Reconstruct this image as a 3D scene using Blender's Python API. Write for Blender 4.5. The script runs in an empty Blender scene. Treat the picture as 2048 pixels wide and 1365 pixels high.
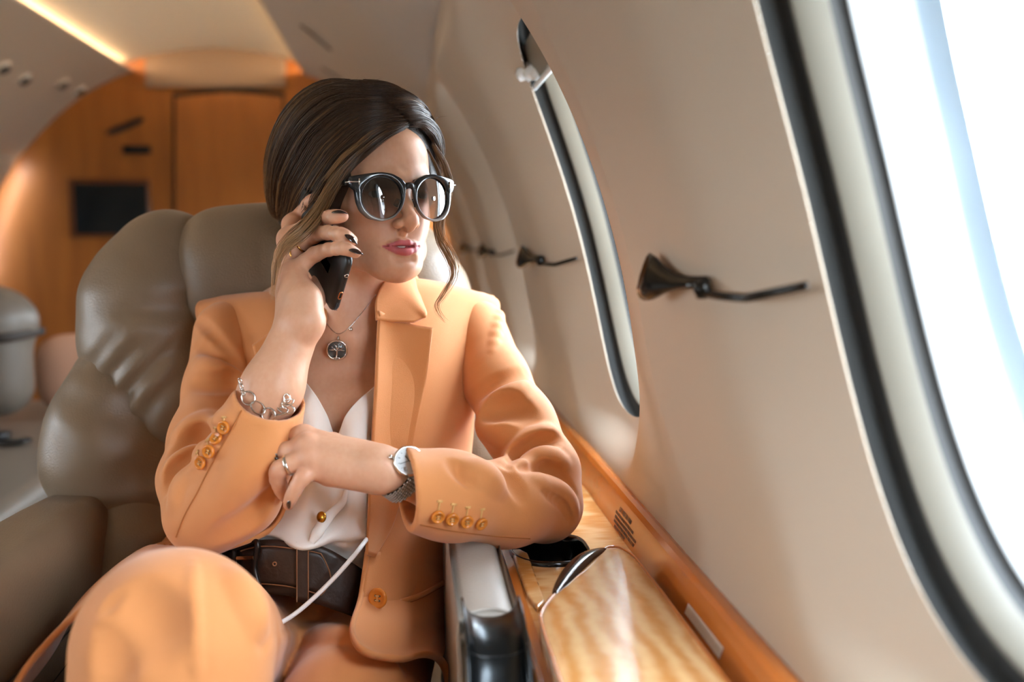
import bpy, math, random
import numpy as np
from mathutils import Vector, Matrix, Euler
PI = math.pi
R_ = math.radians
rnd = random.Random(7)
nrng = np.random.default_rng(7)
SC = bpy.context.scene
COL = SC.collection

# ---------------------------------------------------------------- camera, world, exposure
# the camera sits at the world's origin; +Y runs aft along the cabin, +X to the window wall, +Z up
cam_d = bpy.data.cameras.new('camera')
cam = bpy.data.objects.new('camera', cam_d)
COL.objects.link(cam)
cam_d.sensor_width = 36.0
cam_d.lens = 35.0
cam_d.clip_start = 0.01
cam.location = (0, 0, 0)
cam.rotation_euler = (R_(90 - 5.92), 0, R_(-6.2))
cam_d.dof.use_dof = True
cam_d.dof.focus_distance = 1.16
cam_d.dof.aperture_fstop = 2.5
SC.camera = cam
FPX = 2048 * 35.0 / 36.0

SC.view_settings.view_transform = 'Standard'
SC.view_settings.look = 'None'
SC.view_settings.gamma = 1
SC.view_settings.use_curve_mapping = False
SC.view_settings.exposure = 0.0
SKY = 36.0

wd = bpy.data.worlds.new('overcast_sky')
SC.world = wd
wd.use_nodes = True
nt = wd.node_tree
nt.nodes.clear()
wo = nt.nodes.new('ShaderNodeOutputWorld')
bg = nt.nodes.new('ShaderNodeBackground')
tc = nt.nodes.new('ShaderNodeTexCoord')
sx = nt.nodes.new('ShaderNodeSeparateXYZ')
cr_ = nt.nodes.new('ShaderNodeValToRGB')
nt.links.new(tc.outputs['Generated'], sx.inputs[0])
nt.links.new(sx.outputs['Z'], cr_.inputs[0])
cr_.color_ramp.elements[0].position = 0.0
cr_.color_ramp.elements[0].color = (0.88, 0.95, 1.0, 1)
cr_.color_ramp.elements[1].position = 0.6
cr_.color_ramp.elements[1].color = (0.76, 0.88, 1.0, 1)
nt.links.new(cr_.outputs[0], bg.inputs[0])
bg.inputs[1].default_value = SKY
nt.links.new(bg.outputs[0], wo.inputs[0])

def portal(loc, rot, sx_, sy_):
    l = bpy.data.lights.new('window_daylight', 'AREA')
    l.shape = 'RECTANGLE'
    l.size, l.size_y = sx_, sy_
    l.cycles.is_portal = True
    o = bpy.data.objects.new('window_daylight', l)
    COL.objects.link(o)
    o.location = loc
    o.rotation_euler = rot
    return o

# ---------------------------------------------------------------- helpers
_Rm = np.array(cam.rotation_euler.to_matrix())
def ray(px, py):
    d = _Rm @ np.array([(px - 1024.0) / FPX, -(py - 682.5) / FPX, -1.0])
    return d / d[1]
def at(px, py, y):
    """the point of the cabin that stands at distance y along the cabin axis in this direction"""
    return ray(px, py) * y
def A(pts):
    return np.array([at(*p) for p in pts])
def unit(v):
    v = np.asarray(v, float)
    return v / max(1e-12, np.linalg.norm(v))
def srgb(r, g=None, b=None):
    if g is None:
        h = r.lstrip('#'); r, g, b = int(h[:2], 16), int(h[2:4], 16), int(h[4:], 16)
    f = lambda c: (c / 255 / 12.92) if c / 255 <= 0.04045 else ((c / 255 + 0.055) / 1.055) ** 2.4
    return (f(r), f(g), f(b), 1.0)

def mk_mat(name, col, rough=0.5, metal=0.0, spec=0.5, bump=0.0, bscale=200.0, var=0.0, vscale=8.0, coat=0.0, sss=0.0, sheen=0.0, emit=None, estr=0.0, detail=4.0, stretch=None):
    m = bpy.data.materials.new(name); m.use_nodes = True
    t = m.node_tree; p = t.nodes['Principled BSDF']
    if isinstance(col, str): col = srgb(col)
    p.inputs['Base Color'].default_value = col
    p.inputs['Roughness'].default_value = rough
    p.inputs['Metallic'].default_value = metal
    p.inputs['Specular IOR Level'].default_value = spec
    if coat: p.inputs['Coat Weight'].default_value = coat; p.inputs['Coat Roughness'].default_value = 0.06
    if sss:
        p.inputs['Subsurface Weight'].default_value = sss
        p.inputs['Subsurface Radius'].default_value = (1.0, 0.35, 0.18)
        p.inputs['Subsurface Scale'].default_value = 0.006
    if sheen: p.inputs['Sheen Weight'].default_value = sheen
    if emit is not None:
        p.inputs['Emission Color'].default_value = emit; p.inputs['Emission Strength'].default_value = estr
    co = t.nodes.new('ShaderNodeTexCoord')
    src = co.outputs['Object']
    if stretch:
        mp = t.nodes.new('ShaderNodeMapping'); mp.inputs['Scale'].default_value = stretch
        t.links.new(src, mp.inputs[0]); src = mp.outputs[0]
    if var:
        n = t.nodes.new('ShaderNodeTexNoise'); n.inputs['Scale'].default_value = vscale; n.inputs['Detail'].default_value = detail
        t.links.new(src, n.inputs['Vector'])
        mx = t.nodes.new('ShaderNodeMix'); mx.data_type = 'RGBA'
        mx.inputs[6].default_value = tuple(c * (1 - var) for c in col[:3]) + (1,)
        mx.inputs[7].default_value = tuple(min(1, c * (1 + var)) for c in col[:3]) + (1,)
        t.links.new(n.outputs['Fac'], mx.inputs[0]); t.links.new(mx.outputs[2], p.inputs['Base Color'])
    if bump:
        n = t.nodes.new('ShaderNodeTexNoise'); n.inputs['Scale'].default_value = bscale; n.inputs['Detail'].default_value = 3
        t.links.new(src, n.inputs['Vector'])
        b = t.nodes.new('ShaderNodeBump'); b.inputs['Strength'].default_value = bump; b.inputs['Distance'].default_value = 0.002
        t.links.new(n.outputs['Fac'], b.inputs['Height']); t.links.new(b.outputs[0], p.inputs['Normal'])
    return m

def wood_mat(name, c1, c2, scale=6.0, stretch=(1, 1, 1), rough=0.3, coat=0.5, distort=3.0, wave=True):
    m = bpy.data.materials.new(name); m.use_nodes = True
    t = m.node_tree; p = t.nodes['Principled BSDF']
    co = t.nodes.new('ShaderNodeTexCoord'); mp = t.nodes.new('ShaderNodeMapping'); mp.inputs['Scale'].default_value = stretch
    t.links.new(co.outputs['Object'], mp.inputs[0])
    if wave:
        n = t.nodes.new('ShaderNodeTexWave'); n.inputs['Scale'].default_value = scale; n.inputs['Distortion'].default_value = distort
        n.inputs['Detail'].default_value = 3; n.inputs['Detail Scale'].default_value = 1.2
    else:
        n = t.nodes.new('ShaderNodeTexNoise'); n.inputs['Scale'].default_value = scale; n.inputs['Detail'].default_value = 6
    t.links.new(mp.outputs[0], n.inputs['Vector'])
    n2 = t.nodes.new('ShaderNodeTexNoise'); n2.inputs['Scale'].default_value = scale * 7; n2.inputs['Detail'].default_value = 5
    t.links.new(mp.outputs[0], n2.inputs['Vector'])
    ad = t.nodes.new('ShaderNodeMath'); ad.operation = 'MULTIPLY_ADD'; ad.inputs[1].default_value = 0.5
    t.links.new(n2.outputs['Fac'], ad.inputs[0])
    sc = t.nodes.new('ShaderNodeMath'); sc.operation = 'MULTIPLY'; sc.inputs[1].default_value = 0.5
    t.links.new(n.outputs['Fac'], sc.inputs[0]); t.links.new(sc.outputs[0], ad.inputs[2])
    r = t.nodes.new('ShaderNodeValToRGB')
    r.color_ramp.elements[0].position = 0.25; r.color_ramp.elements[0].color = srgb(c1) if isinstance(c1, str) else c1
    r.color_ramp.elements[1].position = 0.75; r.color_ramp.elements[1].color = srgb(c2) if isinstance(c2, str) else c2
    t.links.new(ad.outputs[0], r.inputs[0]); t.links.new(r.outputs[0], p.inputs['Base Color'])
    p.inputs['Roughness'].default_value = rough; p.inputs['Coat Weight'].default_value = coat; p.inputs['Coat Roughness'].default_value = 0.08
    return m

def obj(name, V, F, m=None, parent=None, smooth=True, mats=None, fm=None):
    me = bpy.data.meshes.new(name)
    V = np.asarray(V, float)
    me.from_pydata(V.tolist(), [], [list(map(int, f)) for f in F])
    if smooth: me.polygons.foreach_set('use_smooth', [True] * len(me.polygons))
    for mm in (mats or ([m] if m else [])): me.materials.append(mm)
    if fm is not None: me.polygons.foreach_set('material_index', np.asarray(fm, dtype=np.int32))
    me.update()
    o = bpy.data.objects.new(name, me); COL.objects.link(o)
    if parent: o.parent = parent
    return o
def obj_np(name, V, F4, m=None, parent=None):
    """fast quad mesh from numpy arrays"""
    me = bpy.data.meshes.new(name)
    nv, nf = len(V), len(F4)
    k = F4.shape[1]
    me.vertices.add(nv); me.vertices.foreach_set('co', np.ascontiguousarray(V, dtype=np.float32).ravel())
    me.loops.add(nf * k); me.loops.foreach_set('vertex_index', np.ascontiguousarray(F4, dtype=np.int32).ravel())
    me.polygons.add(nf)
    me.polygons.foreach_set('loop_start', np.arange(0, nf * k, k, dtype=np.int32))
    me.polygons.foreach_set('use_smooth', np.ones(nf, dtype=bool))
    me.update(calc_edges=True); me.validate()
    if m: me.materials.append(m)
    o = bpy.data.objects.new(name, me); COL.objects.link(o)
    if parent: o.parent = parent
    return o
def tag(o, label=None, cat=None, group=None, kind=None):
    if label: o['label'] = label
    if cat: o['category'] = cat
    if group: o['group'] = group
    if kind: o['kind'] = kind
    return o
def empty(name, loc, label=None, cat=None, group=None):
    o = bpy.data.objects.new(name, None); COL.objects.link(o); o.location = tuple(map(float, loc)); o.empty_display_size = 0.05
    tag(o, label, cat, group); return o
def adopt(parent, *kids):
    """parent parts to a thing keeping their built world places"""
    for k in kids:
        k.parent = parent
        k.matrix_parent_inverse = Matrix.Translation(-Vector(parent.location)) if parent.type == 'EMPTY' else Matrix.Identity(4)
    return kids[0] if len(kids) == 1 else kids
def copy_tree(o, parent=None):
    c = o.copy(); COL.objects.link(c)
    if parent is not None: c.parent = parent
    for ch in list(o.children):
        copy_tree(ch, c)
    return c
def solid(o, t, off=-1):
    m = o.modifiers.new('thickness', 'SOLIDIFY'); m.thickness = t; m.offset = off; return o
def bevel(o, w, seg=3):
    m = o.modifiers.new('bevel', 'BEVEL'); m.width = w; m.segments = seg; m.limit_method = 'ANGLE'; m.angle_limit = R_(40); return o
def subs(o, n=1):
    m = o.modifiers.new('smooth', 'SUBSURF'); m.levels = n; m.render_levels = n; return o

class MB:
    def __init__(s): s.V = []; s.F = []; s.M = []; s.n = 0
    def add(s, V, F, mi=0):
        V = np.asarray(V, float).reshape(-1, 3)
        s.V.append(V); s.F += [[i + s.n for i in f] for f in F]; s.M += [mi] * len(F); s.n += len(V); return s
    def box(s, c, size, rot=None, mi=0):
        v = np.array([[x, y, z] for x in (-.5, .5) for y in (-.5, .5) for z in (-.5, .5)]) * np.array(size)
        if rot is not None: v = v @ np.asarray(rot).T
        return s.add(v + np.array(c), [(0, 1, 3, 2), (4, 6, 7, 5), (0, 4, 5, 1), (2, 3, 7, 6), (0, 2, 6, 4), (1, 5, 7, 3)], mi)
    def tube(s, P, r, n=10, caps=True, mi=0, up=None):
        V, F = tube(P, r, n, caps, up); return s.add(V, F, mi)
    def make(s, name, m=None, parent=None, smooth=True, mats=None):
        return obj(name, np.vstack(s.V), s.F, m, parent, smooth, mats, s.M if mats else None)

def cr(C, n, closed=False):
    """Catmull-Rom (centripetal-ish, uniform) through control points -> n samples"""
    C = np.asarray(C, float); k = len(C)
    if closed:
        t = np.arange(n) / n * k
    else:
        t = np.linspace(0, k - 1, n)
    if k == 2 and not closed:
        return C[0] + (C[1] - C[0]) * (t[:, None] if C.ndim == 2 else t.reshape((-1,) + (1,) * (C.ndim - 1)))
    i = np.floor(t).astype(int)
    if not closed: i = np.minimum(i, k - 2)
    f = t - i
    f = f.reshape((-1,) + (1,) * (C.ndim - 1))
    if closed:
        g = lambda j: C[(i + j) % k]
    else:
        E = np.concatenate([[2 * C[0] - C[1]], C, [2 * C[-1] - C[-2]]]); g = lambda j: E[i + j + 1]
    p0, p1, p2, p3 = g(-1), g(0), g(1), g(2)
    return 0.5 * (2 * p1 + (p2 - p0) * f + (2 * p0 - 5 * p1 + 4 * p2 - p3) * f ** 2 + (3 * p1 - p0 - 3 * p2 + p3) * f ** 3)
def net(rows, nu, nv, cu=False, cv=False):
    """smooth surface through a net of control points: rows[u][v] -> (nu, nv, 3)"""
    C = np.asarray(rows, float)
    S = cr(C, nu, cu)
    return np.swapaxes(cr(np.swapaxes(S, 0, 1), nv, cv), 0, 1)
def gridf(nu, nv, cu=False, cv=False):
    i, j = np.meshgrid(np.arange(nu if cu else nu - 1), np.arange(nv if cv else nv - 1), indexing='ij')
    i2, j2 = (i + 1) % nu, (j + 1) % nv
    return np.stack([i * nv + j, i2 * nv + j, i2 * nv + j2, i * nv + j2], -1).reshape(-1, 4)
def frames(P, up=None):
    P = np.asarray(P, float); T = np.gradient(P, axis=0); T /= np.linalg.norm(T, axis=1)[:, None] + 1e-12
    N = np.zeros_like(P)
    u = np.array(up if up is not None else ((0, 0, 1) if abs(T[0][2]) < 0.9 else (1, 0, 0)), float)
    for k in range(len(P)):
        u2 = u - T[k] * (u @ T[k]); u2 /= np.linalg.norm(u2) + 1e-12; N[k] = u2
        if up is None: u = u2
    return T, N, np.cross(T, N)
def tube(P, r, n=10, caps=True, up=None):
    """r: scalar, list, or list of (r_along_N, r_along_B)"""
    P = np.asarray(P, float); T, N, B = frames(P, up)
    r = np.asarray(r, float)
    if r.ndim == 0: r = np.full(len(P), float(r))
    if r.ndim == 1: r = np.stack([r, r], 1)
    a = np.arange(n) / n * 2 * PI
    V = P[:, None] + N[:, None] * (np.cos(a)[None, :, None] * r[:, 0][:, None, None]) + B[:, None] * (np.sin(a)[None, :, None] * r[:, 1][:, None, None])
    F = [list(f) for f in gridf(len(P), n, False, True)]
    V = V.reshape(-1, 3)
    if caps:
        F.append(list(range(n))[::-1]); F.append([(len(P) - 1) * n + i for i in range(n)])
    return V, F
def lathe(prof, n=32, origin=(0, 0, 0), axis=(0, 0, 1), xdir=None):
    ax = unit(axis); x = unit(np.cross(ax, (0.3, 0.9, 0.1)) if xdir is None else xdir); y = np.cross(ax, x)
    a = np.arange(n) / n * 2 * PI; prof = np.asarray(prof, float)
    V = np.array(origin) + prof[:, None, 1, None] * ax + prof[:, None, 0, None] * (np.cos(a)[None, :, None] * x + np.sin(a)[None, :, None] * y)
    return V.reshape(-1, 3), [list(f) for f in gridf(len(prof), n, False, True)]
def sheet(name, S, m, parent=None, t=0.0, off=0, cu=False, cv=False, disp=None):
    nu, nv = S.shape[:2]
    o = obj_np(name, S.reshape(-1, 3), gridf(nu, nv, cu, cv), m, parent)
    if t: solid(o, t, off)
    return o
def sstep(a, b, x):
    t = np.clip((x - a) / (b - a), 0, 1); return t * t * (3 - 2 * t)
# ---------------------------------------------------------------- the cabin shell
FLOOR_Z = -1.05
CX, CZ, RAD = -0.86, -0.30, 1.15
TH_C, WA, WB, WN = R_(16.2), 0.225, 0.29, 2.35     # window centre angle, half width, half height, roundness
PITCH, Y0 = 0.974, 0.476
Y_BACK = 4.95

m_wall = mk_mat('wall_panel_cream', '#ad9d8b', 0.55, bump=0.08, bscale=900, var=0.02, vscale=5)
m_over = mk_mat('overhead_fabric', '#aaa098', 0.8, bump=0.5, bscale=260, var=0.05, vscale=40)
m_ceil = mk_mat('ceiling_cream', '#cfc5b4', 0.6)
m_dark = mk_mat('dark_slot', '#15130f', 0.7)
m_frame = mk_mat('window_frame_grey', '#6c665a', 0.45)
m_gask = mk_mat('window_gasket', '#2b2a28', 0.6)
m_white = mk_mat('window_ring_white', '#d3d6d6', 0.35)
m_acryl = mk_mat('acrylic_edge', '#a9bccb', 0.15, spec=0.6)
m_wood = wood_mat('bulkhead_wood', '#8a4a17', '#c4782f', 2.2, (1, 1, 0.12), 0.5, 0.0, 4.0, wave=False)
m_wood_door = wood_mat('door_wood', '#8f4c18', '#c87b33', 2.0, (1, 1, 0.15), 0.45, 0.05, 4.0, wave=False)
m_carpet = mk_mat('carpet', '#6f6457', 0.95, bump=1.0, bscale=500, var=0.15, vscale=90)

def glass_mat(name, tint=(1, 1, 1, 1)):
    m = bpy.data.materials.new(name); m.use_nodes = True; t = m.node_tree; t.nodes.clear()
    o = t.nodes.new('ShaderNodeOutputMaterial'); mx = t.nodes.new('ShaderNodeMixShader'); tr = t.nodes.new('ShaderNodeBsdfTransparent'); gl = t.nodes.new('ShaderNodeBsdfGlossy')
    tr.inputs[0].default_value = tint; gl.inputs['Roughness'].default_value = 0.02
    fr = t.nodes.new('ShaderNodeFresnel'); fr.inputs[0].default_value = 1.45
    t.links.new(fr.outputs[0], mx.inputs[0]); t.links.new(tr.outputs[0], mx.inputs[1]); t.links.new(gl.outputs[0], mx.inputs[2]); t.links.new(mx.outputs[0], o.inputs[0])
    return m
m_glass = glass_mat('window_pane_glass', (0.97, 0.985, 1, 1))

def shell_pt(y, th, d=0.0, side=1):
    y, th, d = np.broadcast_arrays(np.asarray(y, float), np.asarray(th, float), np.asarray(d, float))
    x = (RAD + d) * np.cos(th); z = CZ + (RAD + d) * np.sin(th)
    return np.stack([CX + side * x, y, z], -1)
def wall_disp(dy, s):
    rho = ((np.abs(dy) / WA) ** WN + (np.abs(s) / WB) ** WN) ** (1 / WN)
    a = np.clip((rho - 1.0) / 0.47, 0, None)
    # an even slope out of the window, rounding over into the nearly flat mullion
    d = 0.046 - 0.060 * (a - 0.5 * np.log1p(np.exp((a - 1.0) * 9)) / 9 * 1.55)
    d = np.maximum(d, -0.036)
    d = np.where(d < 0, d * sstep(-0.36, -0.12, s), d)
    fade = sstep(-0.362, -0.30, s) * (1 - sstep(0.35, 0.397, s))
    return d * fade
TH_LO, TH_HI = R_(-2.6), R_(36.5)
def wall_cell(yc, side):
    N, M = 160, 26
    ph = np.arange(N) / N * 2 * PI
    # make rays hit the corners of the cell
    c, s = np.cos(ph), np.sin(ph)
    inner = 1 / ((np.abs(c) / WA) ** WN + (np.abs(s) / WB) ** WN) ** (1 / WN)
    lo, hi, hw = RAD * (TH_LO - TH_C), RAD * (TH_HI - TH_C), PITCH / 2
    ky = hw / np.maximum(np.abs(c), 1e-9); ks = np.where(s > 0, hi, -lo) / np.maximum(np.abs(s), 1e-9)
    outer = np.minimum(ky, ks)
    oy, os_ = c * outer, s * outer
    for cy in (-hw, hw):                    # snap nearest ray to the exact corners
        for cs in (lo, hi):
            k = np.argmin((oy - cy) ** 2 + (os_ - cs) ** 2); oy[k], os_[k] = cy, cs
    t = (np.linspace(0, 1, M) ** 1.3)[:, None]
    dy = inner * c * (1 - t) + oy * t; sv = inner * s * (1 - t) + os_ * t
    P = shell_pt(yc + dy, TH_C + sv / RAD, wall_disp(dy, sv), side)
    return P.reshape(-1, 3), [list(f) for f in gridf(M, N, False, True)]
def build_wall(side, cells):
    mb = MB()
    for k in cells:
        mb.add(*wall_cell(Y0 + k * PITCH, side))
    ya, yb = Y0 + (cells[-1] + .5) * PITCH, Y_BACK + 0.02
    ys = np.linspace(ya, yb, 8); th = np.linspace(TH_LO, TH_HI, 20)
    mb.add(shell_pt(ys[:, None], th[None], 0, side).reshape(-1, 3), gridf(8, 20).tolist())
    y_front = Y0 + (cells[0] - .5) * PITCH
    # lower wall down to the floor
    ys = np.linspace(y_front, yb, 30); th = np.linspace(R_(-42), TH_LO, 14)
    mb.add(shell_pt(ys[:, None], th[None], 0, side).reshape(-1, 3), gridf(30, 14).tolist())
    return mb
CELLS = [-2, -1, 0, 1, 2, 3, 4]
def window(k, side, n):
    yc = Y0 + k * PITCH; N = 128
    ph = np.arange(N) / N * 2 * PI; c, s = np.cos(ph), np.sin(ph)
    inner = 1 / ((np.abs(c) / WA) ** WN + (np.abs(s) / WB) ** WN) ** (1 / WN)
    def ring(rho, off):
        dy, sv = inner * c * rho, inner * s * rho
        # the window frame itself is a flat-ish curved plate
        return shell_pt(yc + dy, TH_C + sv / RAD, 0.046 + off, side)
    spec = [(1.0, 0.0, 0), (1.003, .0008, 0), (1.006, .0018, 0), (1.05, .008, 1), (1.05, .022, 1), (.985, .023, 1),
            (.975, .024, 2), (.965, .048, 2), (.962, .050, 3), (.965, .058, 3), (.945, .059, 3), (.94, .060, 4), (.90, .085, 4), (.86, .095, 4), (.855, .096, 5), (.79, .103, 5), (.78, .104, 5)]
    V = np.concatenate([ring(r, o) for r, o, _ in spec]); F = gridf(len(spec), N, False, True)
    fm = np.repeat([q[2] for q in spec[1:]], N)
    w = obj('window_%d' % n, V, F, None, None, True, [m_wall, m_dark, m_frame, m_gask, m_white, m_acryl], fm)
    tag(w, kind='structure')
    r0 = ring(.785, .1035); r1 = ring(.4, .1035); cpt = shell_pt(np.array([yc]), np.array([TH_C]), 0.046 + .1035, side)
    Vp = np.concatenate([r0, r1, cpt]); Fp = gridf(2, N, False, True).tolist() + [[N + i, N + (i + 1) % N, 2 * N] for i in range(N)]
    blocked = side < 0 and k >= 2                       # unseen far-side windows: shade panels added to keep light off the bulkhead
    obj('shade' if blocked else 'pane', Vp, Fp, m_frame if blocked else m_glass, w)
    if blocked: return w
    # daylight portal just outside
    pc = shell_pt(yc, TH_C, 0.046 + .12, side)
    rot = Matrix(((0, side * math.sin(TH_C), side * math.cos(TH_C)), (1, 0, 0), (0, math.cos(TH_C), -0))).to_euler() if False else None
    zax = Vector((side * math.cos(TH_C), 0, math.sin(TH_C))); yax = Vector((0, 1, 0)); xax = yax.cross(zax)
    o = portal(pc, (0, 0, 0), 0.5, 0.4)
    o.rotation_euler = Matrix((xax, yax, zax)).transposed().to_euler()
    return w
w = build_wall(1, CELLS).make('wall_right', m_wall); tag(w, kind='structure')
w = build_wall(-1, CELLS).make('wall_left', m_wall); tag(w, kind='structure')
n = 1
for k in CELLS: window(k, 1, n); n += 1
for k in CELLS: window(k, -1, n); n += 1
Y_FRONT = Y0 - 2.5 * PITCH

# overhead panels on both sides, a soft step in from the wall panel, ending in the cove lip
for side, nm in ((1, 'ceiling_right'), (-1, 'ceiling_left')):
    prof = []
    for th, d in [(36.5, 0.0), (36.8, -.002), (37.8, -.005), (39.5, -.007), (43, -.008), (50, -.005), (58, 0), (66, .0), (70.0, .0)]:
        prof.append(shell_pt(0, R_(th), d, side))
    prof = cr(np.array(prof), 40)
    lip = prof[-1]
    ext = np.array([lip + np.array((0, 0, .006)), lip + np.array((side * .006, 0, .010)), lip + np.array((side * .09, 0, .012))])
    prof = np.vstack([prof, ext]) if side else prof
    ys = np.linspace(Y_FRONT, Y_BACK + .02, 24)
    S = prof[None] + np.array((0, 1, 0))[None, None] * ys[:, None, None]
    o = sheet(nm, S, m_over if side > 0 else m_wall); tag(o, kind='structure')
# centre ceiling, arched, above the cove lips
xl, zl = lip[0], lip[2]
LIPX = abs(lip[0] - CX); LIPZ = lip[2]
xs = np.linspace(-LIPX - .085, LIPX + .085, 40)
zc = LIPZ + .105 - 0.09 * (xs / (LIPX + .085)) ** 2
ys = np.linspace(Y_FRONT, Y_BACK + .02, 24)
S = np.stack([np.broadcast_to(CX + xs, (24, 40)), np.broadcast_to(ys[:, None], (24, 40)), np.broadcast_to(zc, (24, 40))], -1)
o = sheet('ceiling', S, m_ceil); tag(o, kind='structure')
# cove light strips lying on the lips
m_cove = mk_mat('cove_light_tube', '#ffe2b0', 0.4, emit=srgb('#ffdcae'), estr=65.0)
for side in (-1, 1):
    V, F = tube([(CX + side * (LIPX + .055), Y_FRONT + .1, LIPZ + .022), (CX + side * (LIPX + .055), Y_BACK - .06, LIPZ + .022)], .007, 10)
    o = obj('cove_light', V, F, m_cove)
    tag(o, 'warm light strip hidden in the %s ceiling cove' % ('far, left' if side < 0 else 'near, window-side'), 'ceiling light', 'cove light strips')

# floor
V = [(CX - .95, Y_FRONT, FLOOR_Z), (CX + .95, Y_FRONT, FLOOR_Z), (CX + .95, Y_BACK, FLOOR_Z), (CX - .95, Y_BACK, FLOOR_Z)]
o = obj('floor', V, [(0, 1, 2, 3)], m_carpet, smooth=False); tag(o, kind='structure')

# bulkhead: a wooden disc-shaped wall closing the cabin
th = np.linspace(R_(-45), R_(225), 90)
ring = np.stack([CX + (RAD + .13) * np.cos(th), np.full(90, Y_BACK), CZ + (RAD + .13) * np.sin(th)], -1)
ringb = ring + np.array((0, .06, 0))
V = np.vstack([ring, ringb]); F = [list(range(90)), list(range(90, 180))[::-1]] + [[i, (i + 1) % 90, 90 + (i + 1) % 90, 90 + i] for i in range(90)]
o = obj('wall_back', V, F, m_wood, smooth=False); tag(o, kind='structure')
rf = ring * np.array((1, 0, 1)) + np.array((0, Y_FRONT, 0))
mb = MB()                                        # forward wall out of view, added so light comes only through windows 
for a_, b_ in ((-3.0, -.86), (-.86, 1.0)):
    q_ = rf.copy(); q_[:, 0] = np.clip(q_[:, 0], a_, b_); mb.add(q_, [list(range(90))])
o = mb.make('wall_front', m_wall, None, False); tag(o, kind='structure')
# its door leaf, dark gap and beige header
def bx(name, px0, py0, px1, py1, y, t, m, parent=None, bev=.004, proud=True):
    a, b = at(px0, py0, y), at(px1, py1, y)
    mb = MB().box(((a[0] + b[0]) / 2, y + (-t / 2 if proud else t / 2), (a[2] + b[2]) / 2), (abs(b[0] - a[0]), t, abs(b[2] - a[2])))
    o = mb.make(name, m, parent, smooth=False)
    if bev: bevel(o, bev)
    return o
YB = Y_BACK
# door leaf: arched top
def arch_panel(name, px0, px1, py_top_l, py_top_m, py_top_r, py_bot, y, t, m, parent=None):
    top = cr(A([(px0, py_top_l, y), ((px0 + px1) / 2, py_top_m, y), (px1, py_top_r, y)]), 20)
    bl, br = at(px0, py_bot, y), at(px1, py_bot, y)
    loop = np.vstack([top, [br], [bl]]); k = len(loop)
    V = np.vstack([loop, loop - np.array((0, t, 0))])
    F = [list(range(k)), list(range(k, 2 * k))[::-1]] + [[i, (i + 1) % k, k + (i + 1) % k, k + i] for i in range(k)]
    return obj(name, V, F, m, parent, False)
d = arch_panel('door_1', 352, 566, 196, 187, 194, 900, YB, .012, m_wood_door); tag(d, kind='structure')
d = arch_panel('trim_1', 346, 569, 186, 178, 184, 900, YB, .006, m_dark); tag(d, kind='structure')
d = arch_panel('trim_2', 296, 572, 112, 100, 110, 176, YB - .0, .05, mk_mat('header_fabric', '#957c66', 0.8)); tag(d, kind='structure')
# outside ground, far below the windows
m_ground = mk_mat('airfield_concrete', '#b9bab8', 0.9, var=0.08, vscale=0.2)
o = obj('ground', [(-400, -400, -3.0), (400, -400, -3.0), (400, 400, -3.0), (-400, 400, -3.0)], [(0, 1, 2, 3)], m_ground, smooth=False); tag(o, kind='structure')
# ---------------------------------------------------------------- fittings on walls and ceiling
m_black = mk_mat('black_plastic', '#141414', 0.35)
m_screen = mk_mat('dark_screen', '#0d1519', 0.12, spec=0.5)
m_chrome = mk_mat('polished_dark_metal', '#3a3834', 0.22, metal=1.0)
m_louv = mk_mat('dark_vent', '#2a2018', 0.6)

# television on the bulkhead
t = empty('television', at(220, 418, YB), 'dark flat screen set into the wooden bulkhead left of the door', 'television')
adopt(t, bx('bezel', 138, 358, 304, 476, YB, .018, mk_mat('tv_bezel', '#6b3a15', 0.4)))
adopt(t, bx('screen', 147, 367, 297, 469, YB - .0172, .004, m_screen))
# slanted speaker grille
g = empty('speaker_grille', at(250, 253, YB), 'slanted dark oval grille on the bulkhead above the television', 'grille')
P = cr(A([(212, 268, YB - .003), (250, 254, YB - .003), (288, 237, YB - .003)]), 12)
mb = MB()
k = np.linspace(0, 1, 12); rr = .013 + .0 * k
rr = 0.016 * np.sqrt(np.clip(1 - (2 * k - 1) ** 4, 0.02, 1))
mb.tube(P, np.stack([np.full(12, .006), rr], 1), 16, up=(0, 1, 0))
adopt(g, mb.make('grille_body', m_louv))
mb = MB()
for q in np.linspace(.1, .9, 9):
    c = P[0] + (P[-1] - P[0]) * q
    mb.box(c - np.array((0, .006, 0)), (.004, .004, .026))
adopt(g, mb.make('slats', m_black))
o = bx('sign_plate', 246, 291, 302, 309, YB, .012, m_black); tag(o, 'small blank dark plate on the bulkhead just above the television', 'plate')
o = bx('wall_socket', 383, 441, 428, 462, YB - .012, .012, m_black); tag(o, 'small dark plate on the wooden door above the seat back', 'plate')

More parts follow.
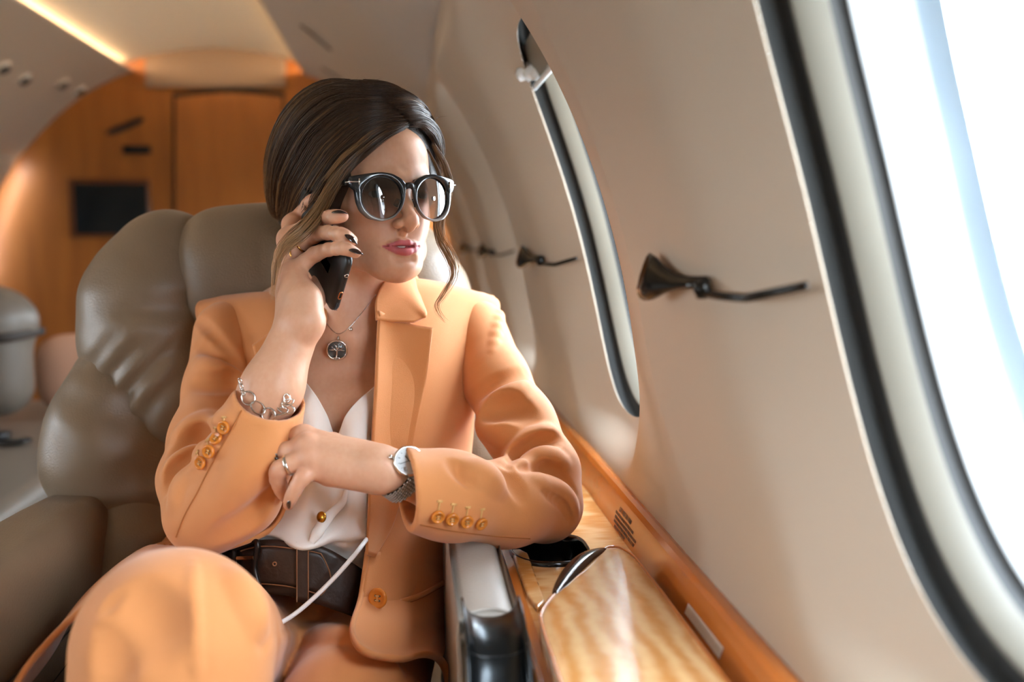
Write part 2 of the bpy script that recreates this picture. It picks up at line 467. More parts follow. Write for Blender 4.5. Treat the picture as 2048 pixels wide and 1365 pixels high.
# air outlets: a cream boss with a black nozzle, on the left overhead panel
def outlet(px, py, w, n_word, th_side=-1):
    pass
def on_over(px, py, side=-1):
    """where the line of sight meets the overhead panel"""
    d = ray(px, py); lo, hi = .5, 6.5
    f = lambda y: math.hypot(d[0] * y - CX, d[2] * y - CZ) - RAD
    lo_, hi_ = .05, 8
    ys = np.linspace(.3, 8, 800); v = [f(y) for y in ys]
    for a, b, y0, y1 in zip(v[:-1], v[1:], ys[:-1], ys[1:]):
        if a < 0 <= b: return d * (y0 + (y1 - y0) * (-a) / (b - a))
    return d * 4
m_boss = mk_mat('outlet_boss', '#d3c6b4', 0.5)
for i, (px, py, lab) in enumerate([(46, 157, 'cream air outlet with black nozzle, second from the left edge on the far overhead panel'),
                                   (4, 134, 'cream air outlet with black nozzle cut by the left edge of the picture'),
                                   (146, 199, 'cream air outlet with black nozzle, third along the left overhead panel'),
                                   (180, 213, 'cream air outlet with black nozzle, farthest along the left overhead panel')]):
    c = on_over(px, py); c = c * min(1, (4.62, 4.62, 4.62, 4.84)[i] / c[1]); c[[0, 2]] = np.array((CX, CZ)) + unit(c[[0, 2]] - np.array((CX, CZ))) * RAD; nrm = unit(np.array((CX, c[1], CZ)) - c); ax = np.array((0, 1, 0))
    e = empty('air_outlet', c, lab, 'air outlet', 'air outlets on the left overhead panel')
    V, F = lathe([(.0, .012), (.022, .012), (.030, .008), (.036, .001), (.038, -.004)], 28, c, nrm); adopt(e, obj('boss', V, F, m_boss))
    c2 = c + nrm * .012
    V, F = lathe([(0, .003), (.014, .003), (.020, .008), (.0225, .008), (.024, .0), (.024, -.003)], 24, c2, nrm); adopt(e, obj('nozzle', V, F, m_black))
# two long vent slits on the window-side overhead panel
for (p0, p1, lab) in [((604, 46), (664, 96), 'long dark vent slit on the overhead panel, nearer of two'), ((645, 132), (684, 156), 'thin dark vent slit on the overhead panel just above her hair')]:
    P = np.array([on_over(p0[0] + (p1[0] - p0[0]) * q, p0[1] + (p1[1] - p0[1]) * q) for q in np.linspace(0, 1, 12)])
    e = P.mean(0); nrm = unit(np.array((CX, e[1], CZ)) - e)
    kk = np.linspace(-1, 1, 12); w_ = .012 * np.sqrt(np.clip(1 - kk ** 2, .03, 1))
    mb = MB().tube(P + nrm * .009, np.stack([np.full(12, .004), w_], 1), 12, up=nrm)
    o = mb.make('air_vent', mk_mat('vent_grey', '#6b6152', 0.6)); tag(o, lab, 'vent', 'vent slits above the windows')

# shade pulls on the mullions: a flared black slider with a thin rod
def wall_at(y, z, off=0.0, side=1):
    th = math.asin(max(-1, min(1, (z - CZ) / RAD))); k = round((y - Y0) / PITCH); dy = y - Y0 - k * PITCH
    return shell_pt(y, th, float(wall_disp(np.array(dy), np.array(RAD * (th - TH_C)))) - off, side)
pull_lab = ['black flared shade pull with thin rod, nearest, beside the near window', 'black flared shade pull behind her shoulder, before the second window',
            'small black shade pull between the second and third farther windows', 'tiny farthest black shade pull near her hair']
m_pull = mk_mat('black_chrome', '#1c1a17', 0.18, metal=0.6)
for i, k in enumerate([0, 1, 2, 3]):
    yb = Y0 + k * PITCH
    y_h = yb + .385; zz = -.034
    ys = np.linspace(y_h - .070, yb + .222, 14)
    e = empty('shade_pull', wall_at(y_h, zz), pull_lab[i], 'shade pull', 'shade pulls along the window wall')
    # rod: follows the wall's slope to the window edge
    P = np.array([wall_at(y, zz - .012 + .010 * abs(y - ys[7]) / .1, .012 + .010 * math.sin(PI * min(1, max(0, y_h - .07 - y) / .10))) for y in ys])
    mb = MB().tube(P, .0035, 8)
    adopt(e, mb.make('rod', m_pull))
    # flared head standing off the wall, fan-shaped and hollow below
    rings = []
    for q, hh, dd in [(0.0, .030, .024), (.012, .027, .024), (.028, .017, .019), (.045, .010, .013), (.065, .007, .009), (.088, .006, .008)]:
        c = wall_at(y_h - q + .02, zz, 0.004 + dd * .5)
        nrm = unit(np.array((CX, c[1], CZ)) - c)
        ring = []
        for a in np.arange(16) / 16 * 2 * PI:
            cz_, sz_ = math.cos(a), math.sin(a)
            ring.append(c + np.array((0, 0, 1)) * (hh * (cz_ if cz_ > 0 else cz_ * .45)) + nrm * (dd * .5 * sz_ * (1 - .45 * max(0, cz_))))
        rings.append(ring)
    V = np.array(rings).reshape(-1, 3); F = gridf(6, 16, False, True).tolist() + [list(range(16)), [80 + i for i in range(16)][::-1]]
    adopt(e, obj('slider', V, F, m_pull))
    c = wall_at(y_h - .068, zz - .004, .012); V, F = lathe([(0, .008), (.005, .007), (.008, .003), (.008, -.004), (0, -.008)], 14, c, (1, 0, 0)); adopt(e, obj('knob', V, F, m_pull))

# the raised shade in the second window: a bar and a finger tab
yc2 = Y0 + PITCH
def win_pt(dy, z, off, yc=yc2):
    th = math.asin((z - CZ) / RAD); return shell_pt(yc + dy, th, 0.046 + off)
e = empty('window_shade', win_pt(0, .2, .01), 'raised pale shade with white finger tab at top of the middle window', 'window shade')
S = np.array([[win_pt(dy, z, .012) for dy in np.linspace(-.165, .165, 14)] for z in np.linspace(.222, .27, 8)])
adopt(e, sheet('shade_panel', S, m_frame, t=.003))
P = np.array([win_pt(dy, .218, .006) for dy in np.linspace(-.175, .175, 14)])
adopt(e, MB().tube(P, np.array([(.005, .004)] * 14), 8).make('bottom_bar', m_white))
# tab: rounded block with two finger grooves, reaching into the cabin past the lip
c = at(1057, 144, 1.60)
mb = MB()
for q, wv in ((0, .012), (.013, .010), (.026, .008)):
    P = np.array([c + np.array((-.014, .016, -.006)) + np.array((q * .8, -q, -q * .15)), c + np.array((.008, .0, .012)) + np.array((q * .8, -q, -q * .15))])
    P = cr(P, 6); mb.tube(P, np.array([(.008, .007), (.011, .011), (.012, .012), (.012, .012), (.011, .011), (.007, .007)]), 10)
adopt(e, mb.make('finger_tab', m_white))

# ---------------------------------------------------------------- console along the window wall
m_cons = wood_mat('console_maple', '#c98744', '#e2b27a', 5.0, (1.0, 5.0, 1.0), 0.22, 0.6, 5.0)
m_lid = wood_mat('lid_figured_maple', '#c58748', '#deb27c', 14.0, (1.0, .7, 1.0), 0.2, 0.7, 4.5)
m_rail = wood_mat('rail_cherry', '#a85820', '#c97632', 3.0, (1, .3, 1), 0.18, 0.8, 3.0, wave=False)
m_cside = mk_mat('console_side_beige', '#a59a8c', 0.55, bump=.1, bscale=600)
ZC = -.370
XI = lambda y: .117
YC0, YC1 = .30, 4.9
con = empty('side_console', (.2, 1.0, FLOOR_Z), 'wooden console along the window wall under her elbow', 'console')
mb = MB()
S = np.array([[(x, y, z) for x, z in [(.117, FLOOR_Z + .3), (.117, ZC - .03), (.119, ZC - .006), (.124, ZC), (.28, ZC), (.285, ZC - .02)]] for y in np.linspace(YC0, YC1, 3)])
def prism(prof, y0, y1):
    k = len(prof); V = [(x, y0, z) for x, z in prof] + [(x, y1, z) for x, z in prof]
    F = [[i, (i + 1) % k, k + (i + 1) % k, k + i] for i in range(k)] + [list(range(k))[::-1], [k + i for i in range(k)]]
    return np.array(V), F
V, F = prism([(.119, ZC - .20), (.119, ZC - .002), (.122, ZC), (.287, ZC), (.287, ZC - .20)], YC0, YC1)
# cup well cut as a boolean so the liner can sink in
body = obj('worktop', V, F, m_cons, None, False)
V, F = prism([(.1225, FLOOR_Z), (.1225, ZC - .025), (.28, ZC - .025), (.28, FLOOR_Z)], YC0, YC1 - .01)
side = obj('side_panel', V, F, m_cside, None, False)
V, F = prism([(.113, ZC - .030), (.110, ZC - .026), (.110, ZC - .006), (.1125, ZC + .0005), (.121, ZC + .0005), (.121, ZC - .030)], YC0, YC1)
nose = obj('edge_nosing', V, F, m_rail, None, False)
# raised strip at the inner edge ending in a chamfer
loop = [(.122, .985), (.128, .945), (.139, .965), (.141, 1.12), (.133, 1.135), (.122, 1.135)]
k = len(loop); V = [(x, y, ZC - .001) for x, y in loop] + [(.1 * .1305 + .9 * x, y, ZC + .005) for x, y in loop]
F = [[i, (i + 1) % k, k + (i + 1) % k, k + i] for i in range(k)] + [[k + i for i in range(k)]]
strip = obj('raised_strip', V, F, m_cons, None, False); bevel(strip, .002)
# upstand rail below the wall panel: sloping face and rounded top
V, F = prism([(.263, ZC - .002), (.276, ZC + .036), (.280, ZC + .041), (.286, ZC + .043), (.325, ZC + .043), (.325, ZC - .002)], YC0, 4.9)
rail = obj('upstand_rail', V, F, m_rail, None, False); bevel(rail, .003, 3)
adopt(con, body, side, nose, strip, rail)
# notice printed on the rail, in the small dark capitals of a life vest notice
m_ink = mk_mat('notice_ink', '#4d2a12', 0.6)
fa = np.array((.263, 0, ZC - .002)); fb = np.array((.276, 0, ZC + .036)); up_f = unit(fb - fa); nrm_f = np.array((-up_f[2], 0, up_f[0]))
def rail_text(txt, h, y_start, v, sp=1.0):
    c = bpy.data.curves.new('notice_line', 'FONT'); c.body = txt; c.size = h * 1.35; c.extrude = .0001; c.space_character = sp; c.offset = .00012
    o = bpy.data.objects.new('notice_line', c); COL.objects.link(o); c.materials.append(m_ink)
    X = Vector((0, -1, 0)); Yv = Vector(up_f); Z = X.cross(Yv)
    if Z.dot(Vector(nrm_f)) < 0: pass
    p = fa + up_f * v + np.array((0, y_start, 0)) + nrm_f * .0006
    bpy.context.view_layer.update()
    me = bpy.data.meshes.new_from_object(o); bpy.data.objects.remove(o)
    o = bpy.data.objects.new('notice_line', me); COL.objects.link(o)
    o.matrix_world = Matrix(((X[0], Yv[0], Z[0], p[0]), (X[1], Yv[1], Z[1], p[1]), (X[2], Yv[2], Z[2], p[2]), (0, 0, 0, 1)))
    return o
notice = empty('notice', fa + np.array((0, 1.15, .02)), 'small dark printed notice on the wooden rail beside the lid', 'notice')
ls = [rail_text('LIFE VEST IN ARM', .0062, 1.224, .0255), rail_text('PULL THE TAB AND LIFT OUT POUCH THEN', .0036, 1.236, .0195), rail_text('OPEN POUCH AND PLACE VEST OVER HEAD FASTEN', .0036, 1.234, .0142),
      rail_text('STRAPS AROUND WAIST AND PULL TIGHT AT THE', .0036, 1.232, .009), rail_text('SIDES LEAVE THE AIRCRAFT', .0036, 1.222, .0042)]
adopt(notice, *ls)
# pale strip label further along the rail
c0, c1 = fa + up_f * .012 + nrm_f * .0008, fa + up_f * .022 + nrm_f * .0008
V = [c0 + (0, .905, 0), c0 + (0, .80, 0), c1 + (0, .80, 0), c1 + (0, .905, 0)]
o = obj('label_strip', V, [(0, 1, 2, 3)], mk_mat('pale_label', '#d9cfc2', 0.35, var=.15, vscale=300), None, False); solid(o, .0006, 0); tag(o, 'pale blank strip label stuck on the wooden rail near the wall', 'label')

# cup holder: black liner with a lip
cupc = np.array((.168, 1.135, ZC))
def cup_loop(sc, n=48):
    a = np.arange(n) / n * 2 * PI; e = 2 / (2.2 + 1.2 * (np.cos(a) > 0) * (np.sin(a) > 0))
    return np.stack([.047 * sc * np.sign(np.cos(a)) * np.abs(np.cos(a)) ** e, .055 * sc * np.sign(np.sin(a)) * np.abs(np.sin(a)) ** e], 1)
rings = [np.c_[cupc[:2] + cup_loop(s), np.full(48, ZC + z)] for s, z in [(1.02, -.004), (1.02, .003), (.99, .0055), (.95, .0055), (.92, .003), (.90, -.004), (.84, -.075), (.3, -.078), (.01, -.078)]]
cup = obj('cup_holder', np.vstack(rings), gridf(len(rings), 48, False, True).tolist(), mk_mat('cup_liner_black', '#0c0d0e', 0.12, spec=.6))
cutr = [np.c_[cupc[:2] + cup_loop(.96), np.full(48, ZC + z)] for z in (-.12, .03)]
Vc = np.vstack(cutr); Fc = gridf(2, 48, False, True).tolist() + [list(range(48))[::-1], list(range(48, 96))]
cut = obj('cup_well', Vc, Fc, None, None, False)
bm_ = body.modifiers.new('well', 'BOOLEAN'); bm_.object = cut; bm_.operation = 'DIFFERENCE'; bm_.solver = 'EXACT'
dg = bpy.context.evaluated_depsgraph_get(); me2 = bpy.data.meshes.new_from_object(body.evaluated_get(dg)); body.modifiers.clear(); body.data = me2
bm2 = side.modifiers.new('well', 'BOOLEAN'); bm2.object = cut; bm2.operation = 'DIFFERENCE'; bm2.solver = 'EXACT'
dg = bpy.context.evaluated_depsgraph_get(); me2 = bpy.data.meshes.new_from_object(side.evaluated_get(dg)); side.modifiers.clear(); side.data = me2
bpy.data.objects.remove(cut)
adopt(con, cup)
# table lid: thick figured-maple flap, diagonal far edge with rounded corners, piped edge
lid_ctrl = [(.119, .40), (.119, .86), (.123, .895), (.137, .930), (.180, 1.010), (.218, 1.075), (.229, 1.088), (.241, 1.085), (.250, 1.06), (.253, 1.02), (.253, .40)]
def rounded(ctrl, n):
    c = np.array(ctrl); out = []
    for i in range(len(c) - 1):
        out += [c[i] + (c[i + 1] - c[i]) * q for q in np.linspace(0, 1, 6, endpoint=False)]
    out.append(c[-1]); return np.array(out)
def smooth_loop(L, it=6):
    L = L.copy()
    for _ in range(it):
        M_ = L.copy(); M_[1:-1] = .25 * L[:-2] + .5 * L[1:-1] + .25 * L[2:]; L = M_
    return L
L = smooth_loop(rounded(lid_ctrl, 60), 5); k = len(L); cen = np.array((.186, .70))
def inset(L, d):
    T = np.gradient(L, axis=0); T /= np.linalg.norm(T, axis=1)[:, None]; Nn = np.stack([T[:, 1], -T[:, 0]], 1); return L + Nn * d
rings = []
spine = np.stack([np.full(k, .186), np.clip(L[:, 1], .45, .98)], 1)
for f, z in [(0, ZC + .001), (0, ZC + .016), (.02, ZC + .019), (.06, ZC + .0205), (.18, ZC + .0222), (.45, ZC + .0238), (.75, ZC + .0245), (1.0, ZC + .0247)]:
    rings.append(np.c_[L * (1 - f) + spine * f, np.full(k, z)])
V = np.vstack(rings); F = gridf(len(rings), k).tolist()
lid = obj('lid', V, F, m_lid)
pip = MB().tube(np.c_[inset(L, .001), np.full(k, ZC + .0195)], .0016, 8).make('edge_band', m_rail, None)
gap = MB().tube(np.c_[inset(L, -.003), np.full(k, ZC + .0012)][-9:], .0022, 8).make('shadow_gap', m_black, None)
a_, b_ = np.array((.1435, .938)), np.array((.224, 1.079))
lm = cr(np.array([np.r_[a_, ZC + .0185], np.r_[(a_ * .6 + b_ * .4) + (-.004, .003), ZC + .023], np.r_[(a_ * .3 + b_ * .7) + (-.004, .003), ZC + .0235], np.r_[b_, ZC + .019]]), 24)
kk = np.linspace(0, 1, 24); wl = np.sqrt(np.clip(1 - (2 * kk - 1) ** 2, .01, 1))
latch = MB().tube(lm, np.stack([.005 * wl + .001, .0095 * wl + .001], 1), 14, up=(0, 0, 1)).make('latch', mk_mat('smoked_latch', '#3b3532', .12, metal=.7))
adopt(con, lid); adopt(con, gap)
for q in (pip, latch):
    q.parent = lid
# small beige rounded plate on the console's side
c = at(1033, 1315, .80)
V, F = lathe([(0, .004), (.018, .004), (.022, 0), (.022, -.006)], 24, (0, 0, 0), (-1, 0, 0)); V = V * np.array((1, 1.0, 1.5)) + np.array((.1195, .865, -.42))
o = obj('side_catch', V, F, m_cside); adopt(con, o)
# ---------------------------------------------------------------- smooth solids: signed distances -> one continuous mesh
def smin(a, b, k):
    if k <= 0: return np.minimum(a, b)
    h = np.clip(0.5 + 0.5 * (b - a) / k, 0, 1)
    return b + (a - b) * h - k * h * (1 - h)
class Sh:
    """a list of primitives folded together in order; op: +k union, -k cut"""
    def __init__(s, disp=None): s.p = []; s.disp = disp
    def add(s, fn, k=.01, op=1): s.p.append((fn, k, op)); return s
    # primitives -------------------------------------------------
    def ball(s, c, r, k=.01, op=1):
        c = np.asarray(c, float); return s.add(lambda P: np.linalg.norm(P - c, axis=-1) - r, k, op)
    def ell(s, c, r, k=.01, op=1, R=None):
        c = np.asarray(c, float); r = np.asarray(r, float); Rm = None if R is None else np.asarray(R, float)
        def f(P):
            q = P - c
            if Rm is not None: q = q @ Rm          # columns of R are the axes
            k0 = np.linalg.norm(q / r, axis=-1); k1 = np.linalg.norm(q / (r * r), axis=-1)
            return k0 * (k0 - 1) / np.maximum(k1, 1e-9)
        return s.add(f, k, op)
    def cone(s, a, b, ra, rb, k=.01, op=1, flat=None):
        """round cone from a to b"""
        a = np.asarray(a, float); b = np.asarray(b, float); ba = b - a; L2 = ba @ ba
        def f(P):
            pa = P - a; h = np.clip(pa @ ba / L2, 0, 1)
            return np.linalg.norm(pa - h[..., None] * ba, axis=-1) - (ra + (rb - ra) * h)
        return s.add(f, k, op)
    def chain(s, pts, rad, k=.006, op=1, k0=None):
        for i in range(len(pts) - 1):
            s.cone(pts[i], pts[i + 1], rad[i], rad[i + 1], (k0 if (i == 0 and k0 is not None) else k), op)
        return s
    def box(s, c, half, r, k=.01, op=1, R=None):
        c = np.asarray(c, float); half = np.asarray(half, float); Rm = None if R is None else np.asarray(R, float)
        def f(P):
            q = P - c
            if Rm is not None: q = q @ Rm
            d = np.abs(q) - (half - r)
            return np.linalg.norm(np.maximum(d, 0), axis=-1) + np.minimum(d.max(-1), 0) - r
        return s.add(f, k, op)
    def __call__(s, P):
        acc = None
        for fn, k, op in s.p:
            d = fn(P)
            if acc is None: acc = d
            elif op > 0: acc = smin(acc, d, k)
            else: acc = -smin(-acc, d, k)
        return acc if s.disp is None else acc + s.disp(P)
    def near(s, c, r):
        """only the primitives that can matter within r of c"""
        o = Sh(s.disp); acc = None; c = np.asarray(c)[None]; m = 2.2 * r
        for fn, k, op in s.p:
            d = fn(c)
            if acc is None: acc = d; o.p.append((fn, k, op)); continue
            if (op > 0 and d[0] < max(acc[0], 0) + m + k + .002) or (op < 0 and d[0] < m + k + .002): o.p.append((fn, k, op))
            acc = smin(acc, d, k) if op > 0 else -smin(-acc, d, k)
        return o
    def smooth_chain(s, pts, rad, n=9, k=.003, k0=None, op=1):
        P = cr(np.asarray(pts, float), n); r = np.interp(np.linspace(0, len(rad) - 1, n), np.arange(len(rad)), rad)
        return s.chain(P, r, k, op, k0)
    # evaluation on blocks with culling --------------------------
    def blocks(s, C, offs, rad, post=None):
        nb = len(C); cen = None
        for fn, k, op in s.p:                      # value at block centres
            d = fn(C)
            cen = d if cen is None else (smin(cen, d, k) if op > 0 else -smin(-cen, d, k))
        act = np.abs(cen) < rad * 2.2 + .004
        Ca = C[act]; acc = None
        accc = None
        for fn, k, op in s.p:
            dc = fn(Ca)
            if acc is None:
                acc = fn((Ca[:, None] + offs[None]).reshape(-1, 3)).reshape(len(Ca), -1); accc = dc; continue
            m = (dc < accc + 2.2 * rad + k) if op > 0 else (dc < -accc + 2.2 * rad + k) | (dc < 2.2 * rad + k)
            if m.any():
                d = fn((Ca[m][:, None] + offs[None]).reshape(-1, 3)).reshape(m.sum(), -1)
                acc[m] = smin(acc[m], d, k) if op > 0 else -smin(-acc[m], d, k)
            accc = smin(accc, dc, k) if op > 0 else -smin(-accc, dc, k)
        if s.disp is not None: acc = acc + s.disp((Ca[:, None] + offs[None]).reshape(-1, 3)).reshape(acc.shape)
        return act, acc
def sdf_mesh(sh, lo, hi, h, B=8, refine=2):
    lo = np.asarray(lo, float); hi = np.asarray(hi, float)
    nb = np.ceil((hi - lo) / (h * B)).astype(int)
    bi = np.stack(np.meshgrid(*[np.arange(q) for q in nb], indexing='ij'), -1).reshape(-1, 3)
    g = np.stack(np.meshgrid(*[np.arange(B)] * 3, indexing='ij'), -1).reshape(-1, 3)
    C = lo + (bi * B + (B - 1) / 2) * h
    act, val = sh.blocks(C, (g - (B - 1) / 2) * h, h * B * .87)
    N = nb * B
    D = np.full(N, 1.0, dtype=np.float32)
    ok = np.zeros(N, dtype=bool)
    idx = (bi[act][:, None] * B + g[None]).reshape(-1, 3)
    D[idx[:, 0], idx[:, 1], idx[:, 2]] = val.reshape(-1); ok[idx[:, 0], idx[:, 1], idx[:, 2]] = True
    ins = D < 0
    c8 = [(i, j, k) for i in (0, 1) for j in (0, 1) for k in (0, 1)]
    sl = lambda a, o: a[o[0]:N[0] - 1 + o[0], o[1]:N[1] - 1 + o[1], o[2]:N[2] - 1 + o[2]]
    cnt = np.zeros(tuple(N - 1), dtype=np.int8); allok = np.ones(tuple(N - 1), dtype=bool)
    for o in c8: cnt += sl(ins, o); allok &= sl(ok, o)
    mix = (cnt > 0) & (cnt < 8) & allok
    ci = np.argwhere(mix); bk = ci // 14; ci = ci[np.lexsort((bk[:, 2], bk[:, 1], bk[:, 0]))]; vid = np.full(tuple(N - 1), -1, dtype=np.int64); vid[tuple(ci.T)] = np.arange(len(ci))
    acc = np.zeros((len(ci), 3)); wsum = np.zeros(len(ci))
    for a in range(8):
        for b in range(a + 1, 8):
            oa, ob = np.array(c8[a]), np.array(c8[b])
            if np.abs(oa - ob).sum() != 1: continue
            da = D[tuple((ci + oa).T)].astype(float); db = D[tuple((ci + ob).T)].astype(float)
            m = (da < 0) != (db < 0)
            t = da[m] / (da[m] - db[m]); acc[m] += oa + (ob - oa) * t[:, None]; wsum[m] += 1
    V = lo + (ci + acc / wsum[:, None]) * h
    F = []
    for ax in range(3):
        u, v = (ax + 1) % 3, (ax + 2) % 3
        e = np.zeros(3, int); e[ax] = 1
        s0 = ins[:N[0] - e[0], :N[1] - e[1], :N[2] - e[2]]; s1 = ins[e[0]:, e[1]:, e[2]:]
        ed = np.argwhere(s0 != s1)
        ed = ed[(ed[:, u] > 0) & (ed[:, v] > 0) & (ed[:, u] < N[u] - 1) & (ed[:, v] < N[v] - 1)]
        du = np.zeros(3, int); du[u] = 1; dv = np.zeros(3, int); dv[v] = 1
        q = [vid[tuple((ed - o).T)] for o in (du * 0, du, du + dv, dv)]
        q = np.stack(q, -1); good = (q >= 0).all(1); q = q[good]
        fl = s0[tuple(ed[good].T)]
        q[~fl] = q[~fl][:, ::-1]
        F.append(q)
    F = np.concatenate(F)
    bk = ci // 14; key = (bk[:, 0] * 4096 + bk[:, 1]) * 4096 + bk[:, 2]
    cuts = np.r_[0, np.nonzero(np.diff(key))[0] + 1, len(ci)]
    # group neighbouring blocks into chunks, then slide the vertices onto the surface
    for a, b in zip(cuts[:-1], cuts[1:]):
        P = V[a:b]; c = P.mean(0); r = np.linalg.norm(P - c, axis=1).max() + 2 * h
        loc = sh.near(c, r)
        for _ in range(refine):
            e = h * .3; n = len(P)
            Q = np.concatenate([P, P + (e, 0, 0), P + (0, e, 0), P + (0, 0, e)]); f = loc(Q)
            f0 = f[:n]; gx = (f[n:].reshape(3, n).T - f0[:, None]) / e
            P = P - np.clip(f0 / np.maximum((gx ** 2).sum(1), 1e-3), -h, h)[:, None] * gx * .9
        V[a:b] = P
    return V, F
def sdf_obj(name, sh, lo, hi, h, m, parent=None, refine=2):
    V, F = sdf_mesh(sh, lo, hi, h, refine=refine)
    return obj_np(name, V, F, m, parent)
def basis(x=None, y=None, z=None):
    """columns are orthonormal axes, y given first, z second"""
    y = unit(y); x = unit(np.cross(y, z)); z = np.cross(x, y); return np.stack([x, y, z], 1)
# ---------------------------------------------------------------- her seat
m_leather = mk_mat('taupe_leather', '#786550', 0.42, bump=0.25, bscale=420, var=0.05, vscale=6)
m_leather_l = mk_mat('pale_grey_leather', '#aaa399', 0.34, bump=0.2, bscale=420, var=0.04, vscale=6)
m_pipe = mk_mat('seat_seam', '#3b332b', 0.6)
def wr(fun): return fun
def wrinkle(dirv, freq, amp, c, rad, seed=0, along=None):
    """soft folds fanning across a seam: ridges along one direction, dying away from point c"""
    d = unit(dirv); c = np.asarray(c, float); al = unit(along) if along is not None else None
    def f(P):
        q = P - c; r = np.linalg.norm(q, axis=-1) / rad
        ph = (q @ d) * freq + 1.3 * np.sin(q[..., 0] * 23 + seed) + 1.1 * np.sin(q[..., 2] * 31 + seed * 2)
        return amp * np.sin(ph) * np.exp(-r * r * 2)
    return f
def addf(*fs): return lambda P: sum(f(P) for f in fs)
SX = -.177
seat = empty('cabin_seat', (SX, 1.2, FLOOR_Z), 'taupe leather club seat the woman sits in', 'seat')
def q(px, py, y): return at(px, py, y)
def mirror(p, s): return p if s < 0 else np.array((2 * SX - p[0], p[1], p[2]))
MI = lambda f, s: (lambda P: f(P if s < 0 else np.stack([2 * SX - P[..., 0], P[..., 1], P[..., 2]], -1)))
# centre back cushion
sh = Sh(wrinkle((0, 0, 1), 60, .0025, (SX, 1.4, -.3), .25))
sh.box((SX, 1.505, -.35), (.205, .085, .35), .06)
adopt(seat, sdf_obj('backrest', sh, (SX - .24, 1.36, -.74), (SX + .24, 1.62, .06), .006, m_leather))
# headrest pillow
sh = Sh(addf(wrinkle((1, 0, .25), 90, .0022, q(360, 530, 1.42), .10, 1), wrinkle((1, 0, -.25), 90, .0022, mirror(q(360, 530, 1.42), 1), .10, 2)))
sh.box((SX, 1.47, -.065), (.148, .085, .105), .075)
sh.ell((SX, 1.448, -.060), (.145, .080, .095), .05)
adopt(seat, sdf_obj('headrest', sh, (SX - .19, 1.34, -.2), (SX + .19, 1.58, .07), .005, m_leather))
for s in (-1, 1):
    f1 = wrinkle((.75, 0, -.65), 165, .0042, q(270, 775, 1.36), .085, 1)
    f2 = wrinkle((.3, 0, 1), 75, .0035, q(330, 640, 1.36), .11, 3)
    f3 = wrinkle((.2, 0, 1), 110, .002, q(215, 600, 1.40), .08, 5)
    sh = Sh(MI(addf(f1, f2, f3), s))
    pts = [(335, 512, 1.475), (292, 600, 1.455), (300, 690, 1.445), (360, 800, 1.43), (420, 900, 1.42)]
    rr = [.056, .076, .081, .074, .06]
    P = [mirror(q(*p), s) for p in pts]
    sh.chain(P, rr, .05)
    sh.ell(mirror(q(345, 560, 1.47), s), (.075, .075, .085), .05)
    m_ = m_leather if s < 0 else m_leather_l
    P = np.array(P); adopt(seat, sdf_obj('wing', sh, P.min(0) - .11, P.max(0) + .11, .005, m_leather))
    g1 = wrinkle((.25, 0, 1), 95, .0036, q(250, 860, 1.33), .12, 2); g2 = wrinkle((.1, 0, 1), 130, .0025, q(270, 1050, 1.3), .08, 4)
    sh = Sh(MI(addf(g1, g2), s))
    pts = [(222, 745, 1.415), (208, 850, 1.40), (205, 930, 1.39), (225, 985, 1.385)]
    P = [mirror(q(*p), s) for p in pts]
    sh.chain(P, [.045, .062, .066, .060], .05)
    sh.chain([mirror(q(300, 860, 1.42), s), mirror(q(330, 960, 1.41), s)], [.05, .07], .05)
    P = np.array(P); adopt(seat, sdf_obj('bolster', sh, P.min(0) - (.09 + .1 * (s > 0), .1, .1), P.max(0) + (.09 + .1 * (s < 0), .1, .1), .005, m_leather))
    sh = Sh(MI(addf(g2), s))
    P = np.array([mirror(q(*p), s) for p in [(265, 1060, 1.37), (265, 1150, 1.35), (270, 1240, 1.34)]])
    sh.chain(P, [.068, .072, .06], .05)
    adopt(seat, sdf_obj('lower_bolster', sh, P.min(0) - .1, P.max(0) + .1, .006, m_leather))
# seat cushion
sh = Sh().box((SX, 1.08, -.665), (.205, .30, .07), .05)
adopt(seat, sdf_obj('seat_cushion', sh, (SX - .23, .75, -.76), (SX + .23, 1.42, -.57), .007, m_leather))
bs = MB().box((SX, 1.12, -.80), (.40, .50, .22)).box((SX, 1.12, -.975), (.30, .40, .15)).make('base', m_black, None, False); bevel(bs, .02)
adopt(seat, bs)
# left armrest: broad padded leather side with a soft top ridge
a0, a1 = q(187, 1012, 1.27), q(0, 1098, 1.02)
arm_y = np.linspace(.55, 1.33, 14)
def arm_prof(xin, ztop, w):
    return np.array([(xin + .012, -.66), (xin + .004, -.52), (xin, ztop - .075), (xin - .003, ztop - .035), (xin - .014, ztop - .008), (xin - .035, ztop), (xin - w + .02, ztop - .004), (xin - w, ztop - .03), (xin - w - .002, -.45), (xin - w, -.75)])
S = []
for y in arm_y:
    f = (y - 1.02) / .25
    pr = arm_prof(-.385 - .030 * (1 - f) * .8, -.336 - .006 * math.sin(y * 9), .105)
    c_ = cr(pr, 40); S.append(np.c_[c_[:, 0], np.full(40, y), c_[:, 1]])
S = np.array(S); cap0 = S[0].mean(0)
V = S.reshape(-1, 3); F = gridf(14, 40).tolist() + [list(range(40)), [13 * 40 + i for i in range(40)][::-1]]
armL = obj('armrest', V, F, m_leather); adopt(seat, armL)
# seams on the inner face of the armrest
mb = MB()
for zo, bend in ((-.105, .02), (-.118, .02), (-.15, .05)):
    P = np.array([(-.387 - .024 * (1 - (y - 1.02) / .25) + .0045, y, -.34 + zo - bend * ((1.3 - y) / .7) ** 2 * 2 + .07 * max(0, y - 1.12)) for y in np.linspace(.62, 1.22, 20)])
    mb.tube(P, .0012, 6)
s_ = mb.make('seam', m_pipe); s_.parent = armL
